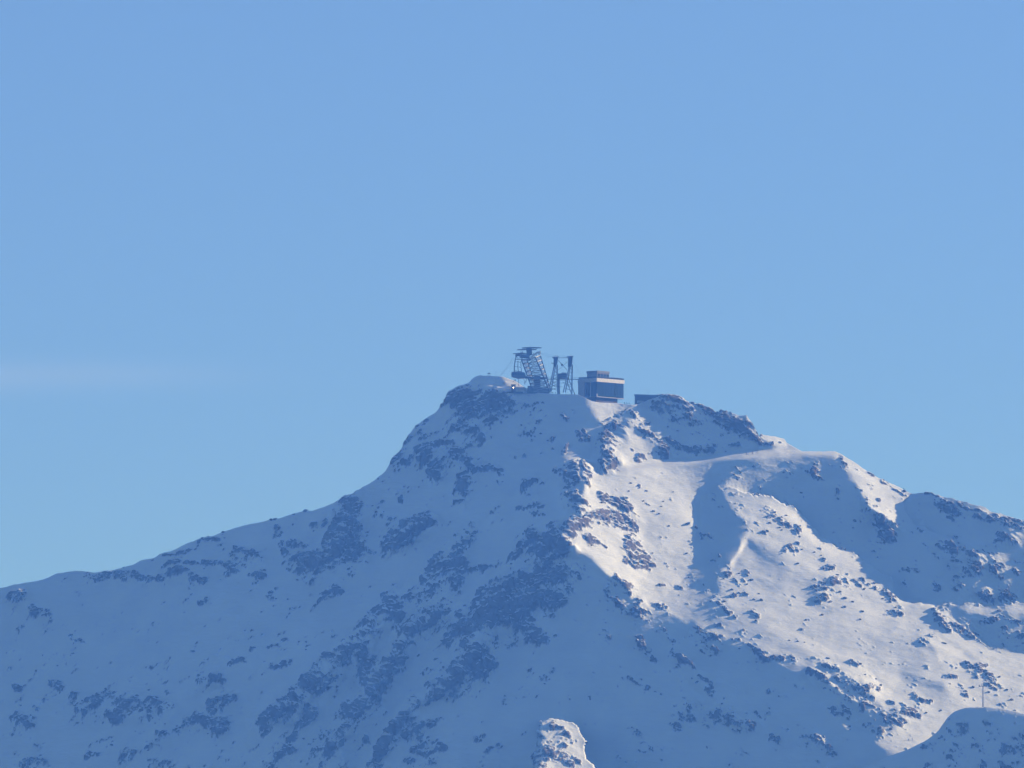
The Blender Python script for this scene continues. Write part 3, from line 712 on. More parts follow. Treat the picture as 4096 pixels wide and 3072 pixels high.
# the nearer knoll that cuts across the lower right corner, a hill of its own
KC = np.array(Rf([(1060, 1960), (1180, 1830), (1300, 1715), (1420, 1640), (1560, 1590), (1640, 1550), (1690, 1515), (1710, 1473), (1745, 1432), (1795, 1416), (1870, 1411), (1950, 1419), (2032, 1440), (2200, 1510), (2700, 1750), (3000, 1960)]))
ku_ = np.arange(KC[0, 0], KC[-1, 0], 3.2)
kv0 = np.interp(ku_, KC[:, 0], KC[:, 1])
kk = np.exp(-0.5 * (np.arange(-9, 10) / 4.0) ** 2); kk /= kk.sum()
kv0 = np.convolve(np.pad(kv0, 9, mode='edge'), kk, 'valid') + 2.2 * fbm(ku_ / 60, 0 * ku_ + 9.2, 0 * ku_, 5, 0.55)
kt = np.linspace(0, 1, 150)[:, None]
kV = kv0[None, :] + kt * np.maximum(30, 3560 - kv0)[None, :]
kU = np.broadcast_to(ku_[None, :], kV.shape)
kD = -330 - 0.30 * (kU - 3900) * PXM - 0.85 * (kV - 2820) * PXM - 5 * (1 - np.exp(-(kV - kv0[None, :]) / 25))
kX, kY, kZ = at(kU, kV, kD)
kNX, kNY, kNZ = normals(kX, kY, kZ)
x, y, z = kX.astype(np.float32), kY.astype(np.float32), kZ.astype(np.float32)
left = np.zeros(x.shape)
kq = bilin(rock_q, r_us, r_vs, np.clip(kU + 46 * fbm(x / 14, y / 14, z / 14, 4), -60, 4170), np.clip(kV + 30 * fbm(x / 14 + 9, y / 14, z / 14, 4), 1460, 3150))
krock = np.maximum(kq, -0.22) + 0.62 * streak(10.0, 3.1, 4) + 0.70 * streak(3.2, 8.7, 3) + 0.30 * streak(1.3, 1.7, 2) - 0.4 * (1 - smooth(0, 30, kV - kv0[None, :]))
kdisp = 1.0 * fbm(x / 60, y / 60, z / 40, 3) + 0.4 * fbm(x / 25, y / 25, z / 14, 3) + smooth(-0.05, 0.75, krock) * (0.5 + 2.2 * ridged(x / 16, y / 16, z / 11, 4) + 1.2 * ridged(x / 5.5, y / 5.5, z / 3.8, 3))
kX, kY, kZ = kX + kNX * kdisp, kY + kNY * kdisp, kZ + kNZ * kdisp
kb = np.cumsum(1.0 * 1.18 ** np.arange(26))[:, None]
kBx = np.repeat(kX[:1], 26, 0); kBy = kY[:1] + kb; kBz = kZ[:1] - 0.7 * kb * kb / (kb + 8)
KX = np.concatenate([kBx[::-1], kX], 0); KY = np.concatenate([kBy[::-1], kY], 0); KZ = np.concatenate([kBz[::-1], kZ], 0)
KR = np.concatenate([np.full(kBz.shape, -0.5), krock], 0)
def sheet(name, X_, Y_, Z_, rock_):
    n0, n1 = X_.shape
    vv = np.stack([X_, Y_, Z_], -1).reshape(-1, 3).astype(np.float32)
    i_ = np.arange((n0 - 1) * (n1 - 1)); a_ = (i_ // (n1 - 1)) * n1 + i_ % (n1 - 1)
    qd = np.stack([a_, a_ + n1, a_ + n1 + 1, a_ + 1], -1).astype(np.int32)
    m_ = bpy.data.meshes.new(name)
    m_.vertices.add(len(vv)); m_.vertices.foreach_set('co', vv.ravel())
    m_.loops.add(len(qd) * 4); m_.loops.foreach_set('vertex_index', qd.ravel())
    m_.polygons.add(len(qd)); m_.polygons.foreach_set('loop_start', np.arange(0, len(qd) * 4, 4, dtype=np.int32)); m_.polygons.foreach_set('loop_total', np.full(len(qd), 4, np.int32))
    m_.polygons.foreach_set('use_smooth', np.ones(len(qd), bool))
    m_.attributes.new('rock', 'FLOAT', 'POINT').data.foreach_set('value', rock_.ravel().astype(np.float32))
    m_.update(); m_.validate(); m_.materials.append(M_SNOWROCK)
    return link(bpy.data.objects.new(name, m_))
knoll = sheet('knoll', KX, KY, KZ, KR)
tag(knoll, 'nearer rounded snow knoll in shade across the lower right corner', 'hill', kind='structure')
def knoll_crest(u):
    ci = int(np.clip(np.searchsorted(ku_, u), 0, len(ku_) - 1)); return Vector((kX[0, ci], kY[0, ci], kZ[0, ci]))

# valley floor
gme = bpy.data.meshes.new('valley_ground')
bm = bmesh.new()
bmesh.ops.create_grid(bm, x_segments=20, y_segments=20, size=7000)
bm.to_mesh(gme); bm.free()
gme.materials.append(mat('valley_forest', (0.045, 0.055, 0.045), 0.9, noise=0.4, scale=0.02))
valley = link(bpy.data.objects.new('valley_ground', gme))
valley.location = (0, -1000, -505)
tag(valley, 'dark forested valley floor below the mountain', 'ground', kind='structure')

# the air between the camera and the mountain
hz = bpy.data.meshes.new('haze')
bm = bmesh.new()
bmesh.ops.create_cube(bm, size=1.0)
bm.to_mesh(hz); bm.free()
hm = bpy.data.materials.new('haze_air'); hm.use_nodes = True
hn = hm.node_tree.nodes; hn.clear()
ho = hn.new('ShaderNodeOutputMaterial'); hv = hn.new('ShaderNodeVolumePrincipled')
hv.inputs['Color'].default_value = (*HAZE_COLOR, 1)
hv.inputs['Absorption Color'].default_value = (1, 1, 1, 1)
hv.inputs['Density'].default_value = HAZE_DENSITY
hv.inputs['Anisotropy'].default_value = 0.0
hm.node_tree.links.new(hv.outputs[0], ho.inputs['Volume'])
hz.materials.append(hm)
haze = link(bpy.data.objects.new('haze', hz))
haze.scale = (14200, 14200, 600)
haze.location = (0, -1000, -522 - 8 + 300)
tag(haze, 'thin blue haze filling the air in front of the mountain', 'haze', kind='stuff')

# ------------------------------------------------------------------ building blocks for the summit works
M_STEEL = mat('galvanised_steel', (0.20, 0.20, 0.20), 0.55, 0.6, noise=0.25, scale=0.8)
M_DARKSTEEL = mat('dark_steel', (0.045, 0.048, 0.052), 0.6, 0.4, noise=0.25, scale=0.8)
M_RIME = mat('rime_frost', (0.85, 0.82, 0.79), 0.9, noise=0.12, scale=1.5)
M_SNOW = mat('packed_snow', (0.80, 0.81, 0.84), 0.8, noise=0.05, scale=0.7)
M_CONCRETE = mat('weathered_concrete', (0.23, 0.22, 0.21), 0.85, noise=0.2, scale=0.5)
M_DARKCONC = mat('dark_concrete', (0.085, 0.085, 0.088), 0.85, noise=0.2, scale=0.5)
M_FASCIA = mat('pale_fascia_panel', (0.62, 0.58, 0.54), 0.6, noise=0.05, scale=0.6)
M_PANELGREY = mat('grey_wall_panel', (0.42, 0.40, 0.38), 0.7, noise=0.12, scale=0.5)
M_GLASS = mat('dark_window_glass', (0.010, 0.020, 0.024), 0.04, spec=0.3)
M_MULLION = mat('dark_mullion', (0.018, 0.022, 0.025), 0.9, 0.0, spec=0.05)
M_WOOD = mat('dark_timber', (0.07, 0.055, 0.045), 0.85, noise=0.3, scale=1.0)
M_CABIN = mat('cabin_paint', (0.045, 0.05, 0.06), 0.45, 0.1, noise=0.15, scale=0.6)
M_CABLE = mat('steel_cable', (0.09, 0.09, 0.095), 0.6, 0.5)
M_ROCK = mat('boulder_rock', (0.10, 0.088, 0.078), 0.9, noise=0.45, scale=0.6)
M_DOT = bpy.data.materials.new('glowing_dot'); M_DOT.use_nodes = True
_b = M_DOT.node_tree.nodes['Principled BSDF']
_b.inputs['Emission Color'].default_value = (1.0, 0.86, 0.66, 1); _b.inputs['Emission Strength'].default_value = 6.0  # warm emission for the bright dot on the winch hut

_unit = {}
def unit_box(m):
    if m.name not in _unit:
        bm = bmesh.new(); bmesh.ops.create_cube(bm, size=1.0)
        me_ = bpy.data.meshes.new('box_' + m.name); bm.to_mesh(me_); bm.free(); me_.materials.append(m)
        _unit[m.name] = me_
    return _unit[m.name]

def empty(name, loc):
    o = bpy.data.objects.new(name, None); o.location = loc
    return link(o)

def child(name, mesh, root, world):
    o = bpy.data.objects.new(name, mesh); col.objects.link(o); o.parent = root
    o.matrix_local = Matrix.Translation(-root.matrix_basis.translation) @ world if root.rotation_euler.z == 0 else root.matrix_basis.inverted() @ world
    return o

def bar(root, name, p, q_, w, m, h=None):
    """a straight member from p to q_, as an object of its own"""
    p, q_ = Vector(p), Vector(q_); d = q_ - p; L = d.length
    z_ = d.normalized(); x_ = Vector((0, 1, 0)).cross(z_)
    if x_.length < 1e-3: x_ = Vector((1, 0, 0))
    x_.normalize(); y_ = z_.cross(x_)
    mw = Matrix((x_, y_, z_)).transposed().to_4x4(); mw.translation = (p + q_) / 2
    return child(name, unit_box(m), root, mw @ Matrix.Diagonal((h or w, w, L, 1)))

def poly_mesh(name, verts, faces, m):
    me_ = bpy.data.meshes.new(name); me_.from_pydata([tuple(v) for v in verts], [], faces); me_.materials.append(m); me_.update()
    return me_

def prism(name, outline, y0, y1, m, root, bevel=0.0):
    """an outline in the x-z plane given depth along y (world coordinates)"""
    bm = bmesh.new()
    a = [bm.verts.new((x_, y0, z_)) for x_, z_ in outline]; f = bm.faces.new(a)
    r = bmesh.ops.extrude_face_region(bm, geom=[f])
    bmesh.ops.translate(bm, verts=[v for v in r['geom'] if isinstance(v, bmesh.types.BMVert)], vec=(0, y1 - y0, 0))
    bmesh.ops.recalc_face_normals(bm, faces=bm.faces)
    if bevel: bmesh.ops.bevel(bm, geom=list(bm.edges), offset=bevel, segments=2, affect='EDGES', profile=0.6)
    t = root.matrix_basis.translation
    bmesh.ops.translate(bm, verts=bm.verts, vec=-t)
    me_ = bpy.data.meshes.new(name); bm.to_mesh(me_); bm.free(); me_.materials.append(m)
    o = bpy.data.objects.new(name, me_); col.objects.link(o); o.parent = root
    return o

YS = float(PY[0, np.searchsorted(cu, 2200)])              # depth of the summit crest
def T(cx, cy, dy=0.0):                                     # tracing of the towers -> world, dy metres behind the crest
    return atv(2000 + cx * 0.1537, 1360 + cy * 0.1537, YS + 8 + dy)
def plateau(u):                                            # level of the trodden ground behind the crest
    ci = int(np.searchsorted(cu, u)); return float(PZ[0, ci]) - 0.3

# ------------------------------------------------------------------ leaning cable car tower
def lattice(root, corners_top, corners_bot, n, w, m, leg_w, legm):
    rings = []
    for k in range(n + 1):
        t = k / n
        rings.append([Vector(a).lerp(Vector(b), t) for a, b in zip(corners_top, corners_bot)])
    for a, b in zip(corners_top, corners_bot):
        bar(root, 'leg', a, b, leg_w, legm)
    for k in range(n + 1):
        for i_ in range(4):
            bar(root, 'brace', rings[k][i_], rings[k][(i_ + 1) % 4], w, m)
    for k in range(n):
        for i_ in range(4):
            j_ = (i_ + 1) % 4
            bar(root, 'brace', rings[k][i_], rings[k + 1][j_], w * 0.8, m)
            bar(root, 'brace', rings[k][j_], rings[k + 1][i_], w * 0.8, m)
    return rings

t1 = empty('cable_car_tower', T(1050, 1300, 0))
tag(t1, 'leaning dark steel lattice cable car tower with stacked flat rope saddles on top', 'tower')
top = [T(560, 520, -4), T(700, 520, 4), T(1045, 400, 4), T(920, 450, -4)]
bot = [T(860, 1345, -5), T(970, 1345, 5), T(1330, 1345, 5), T(1285, 1345, -5)]
lattice(t1, top, bot, 8, 0.46, M_STEEL, 0.85, M_DARKSTEEL)
# head truss
for dy in (-4, 0, 4):
    bar(t1, 'head_beam', T(405, 385, dy), T(890, 385, dy), 0.55, M_DARKSTEEL)
    bar(t1, 'head_beam', T(400, 505, dy), T(800, 505, dy), 0.45, M_DARKSTEEL)
    xs = [410, 500, 590, 680, 770, 860]
    for k in range(5):
        bar(t1, 'brace', T(xs[k], 385, dy), T(xs[k + 1] - 20, 505, dy), 0.3, M_DARKSTEEL)
        bar(t1, 'brace', T(xs[k], 385, dy), T(xs[k], 505, dy), 0.34, M_DARKSTEEL)
for cx in (420, 560, 700, 840):
    bar(t1, 'head_beam', T(cx, 385, -4), T(cx, 385, 4), 0.4, M_DARKSTEEL)
    bar(t1, 'head_beam', T(cx, 500, -4), T(cx, 500, 4), 0.4, M_DARKSTEEL)
prism('machinery_box', [(T(520, 0).x, T(0, 470).z), (T(760, 0).x, T(0, 470).z), (T(760, 0).x, T(0, 400).z), (T(520, 0).x, T(0, 400).z)], YS + 6, YS + 10, M_DARKSTEEL, t1, 0.15)
# neck and rope saddles, long flat beams with turned-up ends
prism('neck', [(T(690, 0).x, T(0, 385).z), (T(840, 0).x, T(0, 385).z), (T(825, 0).x, T(0, 205).z), (T(685, 0).x, T(0, 225).z)], YS + 6, YS + 10, M_DARKSTEEL, t1, 0.1)
def saddle(x0, y0, x1, y1, th, dy, sag=6):
    n = 9; up = []; lo = []
    for k in range(n):
        t = k / (n - 1); cx = x0 + (x1 - x0) * t; cy = y0 + (y1 - y0) * t + sag * (2 * t - 1) ** 2
        thk = th * (1 - 0.45 * abs(2 * t - 1) ** 2)
        p = T(cx, cy - thk / 2, dy); q_ = T(cx, cy + thk / 2, dy); up.append((p.x, p.z)); lo.append((q_.x, q_.z))
    return prism('rope_saddle', lo + up[::-1], YS + 8 + dy - 0.6, YS + 8 + dy + 0.6, M_DARKSTEEL, t1)
saddle(568, 200, 1085, 198, 32, -3); saddle(440, 248, 955, 244, 26, -2); saddle(330, 352, 720, 352, 28, -4)
saddle(575, 206, 1070, 204, 28, 3); saddle(460, 256, 930, 250, 24, 3)
for k, (cx, cy) in enumerate([(490, 330), (535, 300), (650, 320), (870, 330)]):
    bar(t1, 'stub_post', T(cx, cy, -3), T(cx, 385, -3), 0.35, M_DARKSTEEL)
for cx in (600, 760, 900, 1000):
    bar(t1, 'brace', T(cx, 205, -2.5), T(cx * 0.6 + 300, 248, -2), 0.25, M_DARKSTEEL)
prism('snow_cap', [(T(545, 0).x, T(0, 345).z), (T(610, 0).x, T(0, 345).z), (T(598, 0).x, T(0, 305).z), (T(560, 0).x, T(0, 310).z)], YS + 4, YS + 6, M_SNOW, t1, 0.2)
# frosted return arm
arm = [(800, 490), (828, 442), (865, 405), (915, 365), (968, 328), (1040, 316)]
for (a, b), (c, d) in zip(arm[:-1], arm[1:]):
    bar(t1, 'frosted_arm', T(a - 4, b + 4, -4.6), T(c + 4, d - 4, -4.6), 1.25, M_RIME, 1.3)
prism('arm_head', [(T(1015, 0).x, T(0, 400).z), (T(1062, 0).x, T(0, 385).z), (T(1058, 0).x, T(0, 312).z), (T(1022, 0).x, T(0, 306).z)], YS + 2, YS + 5, M_RIME, t1, 0.2)
for cx, cy in [(880, 400), (940, 350), (1000, 330)]:
    bar(t1, 'brace', T(cx, cy, -4), T(cx + 30, cy + 130, -4), 0.3, M_STEEL)
# concrete pier and machine block at the foot
prism('concrete_pier', [(T(885, 0).x, T(0, 1345).z), (T(1060, 0).x, T(0, 1345).z), (T(1050, 0).x, T(0, 930).z), (T(895, 0).x, T(0, 930).z)], YS + 5, YS + 11, M_DARKCONC, t1, 0.15)
prism('machine_block', [(T(700, 0).x, T(0, 1400).z), (T(1290, 0).x, T(0, 1400).z), (T(1285, 0).x, T(0, 1300).z), (T(1060, 0).x, T(0, 1240).z), (T(720, 0).x, T(0, 1200).z)], YS + 3.5, YS + 13, M_DARKCONC, t1, 0.2)
prism('service_deck', [(T(640, 0).x, T(0, 1015).z), (T(1240, 0).x, T(0, 1022).z), (T(1240, 0).x, T(0, 985).z), (T(640, 0).x, T(0, 980).z)], YS + 3.0, YS + 4.6, M_DARKSTEEL, t1)
for k, cy in enumerate((1080, 1130, 1180, 1230)):
    bar(t1, 'stair_flight', T(1060, cy, -4.2), T(1170, cy + (10 if k % 2 else -8), -4.2), 0.4, M_STEEL)
for a, b in [((400, 1030), (330, 1090)), ((480, 1020), (490, 1210)), ((620, 1010), (650, 1160)), ((700, 1010), (640, 1150)), ((400, 1020), (405, 1080))]:
    bar(t1, 'strut', T(*a, -2), T(*b, -2), 0.32, M_DARKSTEEL)

dock = empty('dock_roof', T(760, 975, -6))
prism('snow_layer', [(T(668, 0).x, T(0, 962).z), (T(690, 0).x, T(0, 946).z), (T(820, 0).x, T(0, 966).z), (T(850, 0).x, T(0, 988).z), (T(760, 0).x, T(0, 984).z)], YS + 0.5, YS + 4.5, M_SNOW, dock)
prism('roof_plate', [(T(660, 0).x, T(0, 968).z), (T(860, 0).x, T(0, 992).z), (T(860, 0).x, T(0, 1002).z), (T(660, 0).x, T(0, 980).z)], YS + 0.3, YS + 4.7, M_DARKSTEEL, dock)
tag(dock, 'small dock roof covered in bright snow right of the hanging cable car', 'roof')

# ------------------------------------------------------------------ cable car hanging from the tower
cab = empty('cable_car', T(470, 1000, -7))
tag(cab, 'large dark cable car cabin hanging below the left end of the tower', 'cable car')
ol = [(300, 842), (318, 832), (470, 826), (560, 832), (640, 850), (668, 900), (664, 965), (640, 1000), (480, 1014), (300, 962), (294, 900)]
prism('cabin_body', [(T(a, 0, -7).x, T(0, b, -7).z) for a, b in ol][::-1], YS - 1.2, YS + 2.8, M_CABIN, cab, 0.12)
for k in range(5):
    a = 318 + k * 64
    prism('window', [(T(a, 0, -7).x, T(0, 912, -7).z), (T(a + 54, 0, -7).x, T(0, 914 + k, -7).z), (T(a + 54, 0, -7).x, T(0, 868, -7).z), (T(a, 0, -7).x, T(0, 868, -7).z)], YS - 1.24, YS - 1.14, M_GLASS, cab)
for a, b, dy in [((430, 400), (392, 540), -7), ((392, 540), (372, 700), -7), ((372, 700), (372, 836), -7), ((470, 540), (462, 700), -7), ((462, 700), (480, 830), -7), ((540, 560), (548, 700), -7), ((548, 700), (560, 832), -7)]:
    bar(cab, 'hanger_arm', T(*a, dy), T(*b, dy), 0.75 if b[0] < 400 else 0.45, M_DARKSTEEL)
for cy in (560, 690, 800):
    bar(cab, 'hanger_tie', T(376, cy, -7), T(552, cy + 20, -7), 0.28, M_DARKSTEEL)
prism('carriage', [(T(395, 0, -7).x, T(0, 420, -7).z), (T(520, 0, -7).x, T(0, 420, -7).z), (T(530, 0, -7).x, T(0, 372, -7).z), (T(400, 0, -7).x, T(0, 372, -7).z)], YS + 0.4, YS + 1.6, M_DARKSTEEL, cab, 0.1)

# ------------------------------------------------------------------ twin-headed portal tower
t2 = empty('portal_tower', T(1650, 1330, 0))
tag(t2, 'steel portal tower with two dark rope heads joined by a crossbeam beside the station', 'tower')
def head(cx0, cx1, cy0, cy1, taper):
    w = cx1 - cx0
    prism('rope_head', [(T(cx0 - 2, 0).x, T(0, cy1).z), (T(cx1 - taper, 0).x, T(0, cy1).z), (T(cx1 - taper * 0.35, 0).x, T(0, cy1 - 90).z), (T(cx1, 0).x, T(0, cy0 + 60).z), (T(cx1 - 8, 0).x, T(0, cy0 + 10).z), (T(cx0 + 12, 0).x, T(0, cy0 + 10).z), (T(cx0 + 4, 0).x, T(0, cy0 + 70).z)], YS + 6, YS + 10, M_DARKSTEEL, t2, 0.15)
    prism('frost_cap', [(T(cx0 - 16, 0).x, T(0, cy0 + 50).z), (T(cx1 - 20, 0).x, T(0, cy0 + 38).z), (T(cx1 - 30, 0).x, T(0, cy0 + 4).z), (T(cx0 + 20, 0).x, T(0, cy0 + 12).z)], YS + 5.4, YS + 8, M_RIME, t2, 0.2)
    for dy in (-3, 3):
        bar(t2, 'rope_saddle', T(cx0 - 34, cy0 + 34, dy), T(cx1 + 20, cy0 + 16, dy), 0.5, M_DARKSTEEL)
head(1392, 1512, 420, 700, 62); head(1770, 1892, 408, 710, 50)
def mast(lines, w=0.75):
    for a, b, dy in lines: bar(t2, 'leg', T(*a, dy), T(*b, dy), w, M_STEEL)
GB = 1425
mast([((1405, 680), (1255, GB), -3), ((1440, 690), (1330, GB - 90), 3), ((1492, 640), (1502, GB), -3), ((1480, 680), (1500, GB), 3),
      ((1872, 640), (1868, GB), -3), ((1885, 640), (1872, GB), 3), ((1800, 690), (1645, GB - 60), -3), ((1830, 690), (1700, GB - 60), 3)])
mast([((1735, 1060), (1868, GB), -3), ((1795, 1030), (1950, GB), 3)], 0.55)
for dy in (-3, 3):
    bar(t2, 'crossbeam', T(1500, 466, dy), T(1790, 462, dy), 0.42, M_STEEL)
    bar(t2, 'brace', T(1510, 520, dy), T(1745, 780, dy), 0.34, M_STEEL)
    bar(t2, 'brace', T(1760, 560, dy), T(1520, 780, dy), 0.26, M_STEEL)
    bar(t2, 'brace', T(1380, 780, dy), T(1480, 870, dy), 0.4, M_STEEL)
    for k in range(7):                                    # lacing of the left and right masts
        cy = 700 + k * 90
        xl = 1405 - (cy - 680) * 0.2; xr = 1492 + (cy - 640) * 0.012
        bar(t2, 'brace', T(xl, cy, dy), T(xr, cy + 75, dy), 0.36, M_STEEL)
        bar(t2, 'brace', T(xr, cy, dy), T(xl - 10, cy + 70, dy), 0.34, M_STEEL)
        xl = 1800 - (cy - 690) * 0.22
        bar(t2, 'brace', T(xl, cy, dy), T(1868, cy + 80, dy), 0.36, M_STEEL)
        if k < 5: bar(t2, 'brace', T(1500, 880 + k * 60, dy), T(xl - 20, 860 + k * 65, dy), 0.28, M_STEEL)
    bar(t2, 'brace', T(1345, 1080, dy), T(1490, 1200, dy), 0.34, M_STEEL)
    bar(t2, 'brace', T(1400, 1205, dy), T(1600, 1215, dy), 0.3, M_STEEL)
    bar(t2, 'brace', T(1640, 1100, dy), T(1850, 1180, dy), 0.24, M_STEEL)
for (cx, cy) in [(1400, 600), (1490, 640), (1790, 640), (1870, 640), (1350, 960), (1500, 1000), (1740, 960), (1868, 960)]:
    bar(t2, 'brace', T(cx, cy, -3), T(cx, cy, 3), 0.3, M_STEEL)
prism('brace_hub', [(T(1590, 0).x, T(0, 672).z), (T(1640, 0).x, T(0, 668).z), (T(1636, 0).x, T(0, 620).z), (T(1586, 0).x, T(0, 622).z)], YS + 6.5, YS + 9, M_DARKSTEEL, t2, 0.1)
prism('machine_room', [(T(1480, 0).x, T(0, 1005).z), (T(1755, 0).x, T(0, 1005).z), (T(1745, 0).x, T(0, 905).z), (T(1715, 0).x, T(0, 858).z), (T(1610, 0).x, T(0, 850).z), (T(1590, 0).x, T(0, 880).z), (T(1485, 0).x, T(0, 870).z)], YS + 6, YS + 10.5, M_DARKSTEEL, t2, 0.15)
prism('concrete_column', [(T(1492, 0).x, T(0, GB).z), (T(1562, 0).x, T(0, GB).z), (T(1556, 0).x, T(0, 1010).z), (T(1500, 0).x, T(0, 1010).z)], YS + 6.2, YS + 9.4, M_PANELGREY, t2, 0.1)
for (cx, cy) in [(1330, 600), (1372, 470)]:
    bar(t2, 'side_platform', T(cx, cy, -2), T(cx + 70, cy + 12, -2), 0.5, M_DARKSTEEL)
bar(t2, 'warning_board', T(1880, 572, -3.4), T(1935, 572, -3.4), 0.9, mat('faded_red_board', (0.42, 0.12, 0.10), 0.7, noise=0.15, scale=1.0), 0.2)

# ------------------------------------------------------------------ walkway from the towers to the station
wk = empty('footbridge', T(1650, 1020, -2))
tag(wk, 'long thin steel footbridge running from the towers to the station roof', 'bridge')
bar(wk, 'deck', T(1240, 1018, -2), T(2045, 1024, -2), 1.8, M_DARKSTEEL, 0.45)
bar(wk, 'handrail', T(1240, 968, -2.6), T(2045, 974, -2.6), 0.14, M_STEEL)
bar(wk, 'handrail', T(1240, 968, -1.2), T(2045, 974, -1.2), 0.14, M_STEEL)
for k in range(13):
    cx = 1250 + k * 65
    bar(wk, 'rail_post', T(cx, 1015, -2.6), T(cx, 968, -2.6), 0.12, M_STEEL)

# ------------------------------------------------------------------ summit station
A_ = R(47.7)
ex_ = Vector((math.cos(A_), math.sin(A_), 0)); ey_ = Vector((-math.sin(A_), math.cos(A_), 0))
Cc = atv(2387.4, 1585.0, YS + 6)                            # lower front corner of the glazed storey
st = empty('summit_station', (Cc.x, Cc.y, Cc.z - 6))
tag(st, 'boxy grey summit station with dark glazed walls, pale roof band and smaller top storey', 'building')
LX, LY = 29.6, 18.0
def obox(name, a0, a1, b0, b1, z0, z1, m, root=None):
    """box in the station's own axes: a along the right front, b along the left front, z above the glazed storey's floor"""
    root = root or st
    o = Cc + ex_ * ((a0 + a1) / 2) + ey_ * ((b0 + b1) / 2) + Vector((0, 0, (z0 + z1) / 2))
    mw = Matrix((ex_, ey_, Vector((0, 0, 1)))).transposed().to_4x4(); mw.translation = o
    return child(name, unit_box(m), root, mw @ Matrix.Diagonal((a1 - a0, b1 - b0, z1 - z0, 1)))
H1 = 10.6
obox('core', 0.25, LX - 0.25, 0.25, LY - 0.25, 0.0, H1, M_MULLION)
obox('floor_edge', 0.0, LX + 0.1, 0.0, LY, -0.45, 0.0, M_PANELGREY)
obox('roof_band', -0.25, LX + 0.25, -0.25, LY + 0.25, H1, H1 + 2.6, M_FASCIA)
obox('plinth', 1.6, LX - 4.8, 2.2, LY - 0.5, -11.0, -0.45, M_WOOD)
obox('end_wall', -0.12, 0.25, LY - 6.0, LY + 0.05, -9.0, H1, M_FASCIA)
obox('corner_post', -0.08, 0.7, -0.08, 0.5, -0.3, 1.9, M_PANELGREY)
nx_ = 9
for k in range(nx_):                                        # glazing of the right front, two rows
    a0 = 0.35 + k * (LX - 0.7) / nx_; a1 = a0 + (LX - 0.7) / nx_ - 0.22
    for z0, z1 in ((0.25, 3.5), (3.72, 7.0), (7.2, H1 - 0.2)):
        obox('window_pane', a0, a1, 0.12, 0.3, z0, z1, M_GLASS)
for k, (b0, b1) in enumerate([(0.4, 3.4), (3.6, 5.9), (6.6, 9.2), (9.4, 11.8)]):
    for z0, z1 in ((0.25, 3.5), (3.72, 7.0), (7.2, H1 - 0.2)):
        obox('window_pane', 0.12, 0.3, b0, b1, z0, z1, M_GLASS)
obox('mullion', -0.06, 0.3, 5.95, 6.5, 0.0, H1, M_PANELGREY)
# upper storey
U0_, U1_, V0_, V1_ = 2.2, 15.2, 1.6, 11.4
obox('upper_storey', U0_, U1_, V0_, V1_, H1 + 2.6, H1 + 6.6, M_CONCRETE)
obox('upper_roof', U0_ - 0.3, U1_ + 0.3, V0_ - 0.3, V1_ + 0.3, H1 + 6.6, H1 + 8.2, mat('roof_edge_panel', (0.15, 0.145, 0.14), 0.7, noise=0.1, scale=0.5))
for k in range(4):
    a0 = U0_ + 0.5 + k * 3.15
    obox('upper_window', a0, a0 + 2.7, V0_ - 0.06, V0_ + 0.05, H1 + 3.2, H1 + 6.0, M_GLASS)
# terrace rail
for k in range(15):
    a = 0.3 + k * (LX - 0.6) / 14
    obox('rail_post', a - 0.05, a + 0.05, 0.02, 0.12, H1 + 2.6, H1 + 3.75, M_DARKSTEEL)
for k in range(9):
    b = 0.6 + k * (LY - 1) / 8
    obox('rail_post', 0.02, 0.12, b - 0.05, b + 0.05, H1 + 2.6, H1 + 3.75, M_DARKSTEEL)
for k in range(14):
    a = 0.36 + k * (LX - 0.6) / 14
    obox('rail_panel', a, a + (LX - 0.6) / 14 - 0.12, 0.04, 0.09, H1 + 2.72, H1 + 3.7, M_MULLION)
for k in range(8):
    b = 0.66 + k * (LY - 1) / 8
    obox('rail_panel', 0.04, 0.09, b, b + (LY - 1) / 8 - 0.12, H1 + 2.72, H1 + 3.7, M_MULLION)
obox('handrail', 0.0, LX, 0.0, 0.13, H1 + 3.75, H1 + 3.87, M_DARKSTEEL)
obox('handrail', 0.0, 0.13, 0.14, LY, H1 + 3.75, H1 + 3.87, M_DARKSTEEL)

# ------------------------------------------------------------------ low hut half sunk in the rocks
lh = atv(2537.5, 1616, YS + 14)
hut2 = empty('low_hut', lh)
tag(hut2, 'low flat-roofed dark hut half hidden behind the rocks right of the station', 'hut')
def L3(cx, cy): p = atv(2280 + cx * 0.16275, 1440 + cy * 0.16275, YS + 14); return (p.x, p.z)
prism('wall', [L3(1590, 1110), L3(2190, 1110), L3(2190, 885), L3(1596, 868)], YS + 12, YS + 20, M_WOOD, hut2)
prism('roof', [L3(1578, 870), L3(2200, 888), L3(2200, 868), L3(1578, 848)], YS + 11.4, YS + 20.6, M_DARKSTEEL, hut2)
prism('lower_wall', [L3(1640, 1060), L3(1830, 1060), L3(1820, 1010), L3(1650, 1000)], YS + 11.7, YS + 11.95, M_PANELGREY, hut2)
ant = empty('antenna_mast', atv(2592, 1579, YS + 16))
bar(ant, 'pole', atv(2592, 1579, YS + 16), atv(2592, 1562, YS + 16), 0.16, M_STEEL)
bar(ant, 'crosspiece', atv(2589, 1566, YS + 16), atv(2595, 1566, YS + 16), 0.12, M_STEEL)
tag(ant, 'thin antenna on the roof of the low hut', 'antenna')

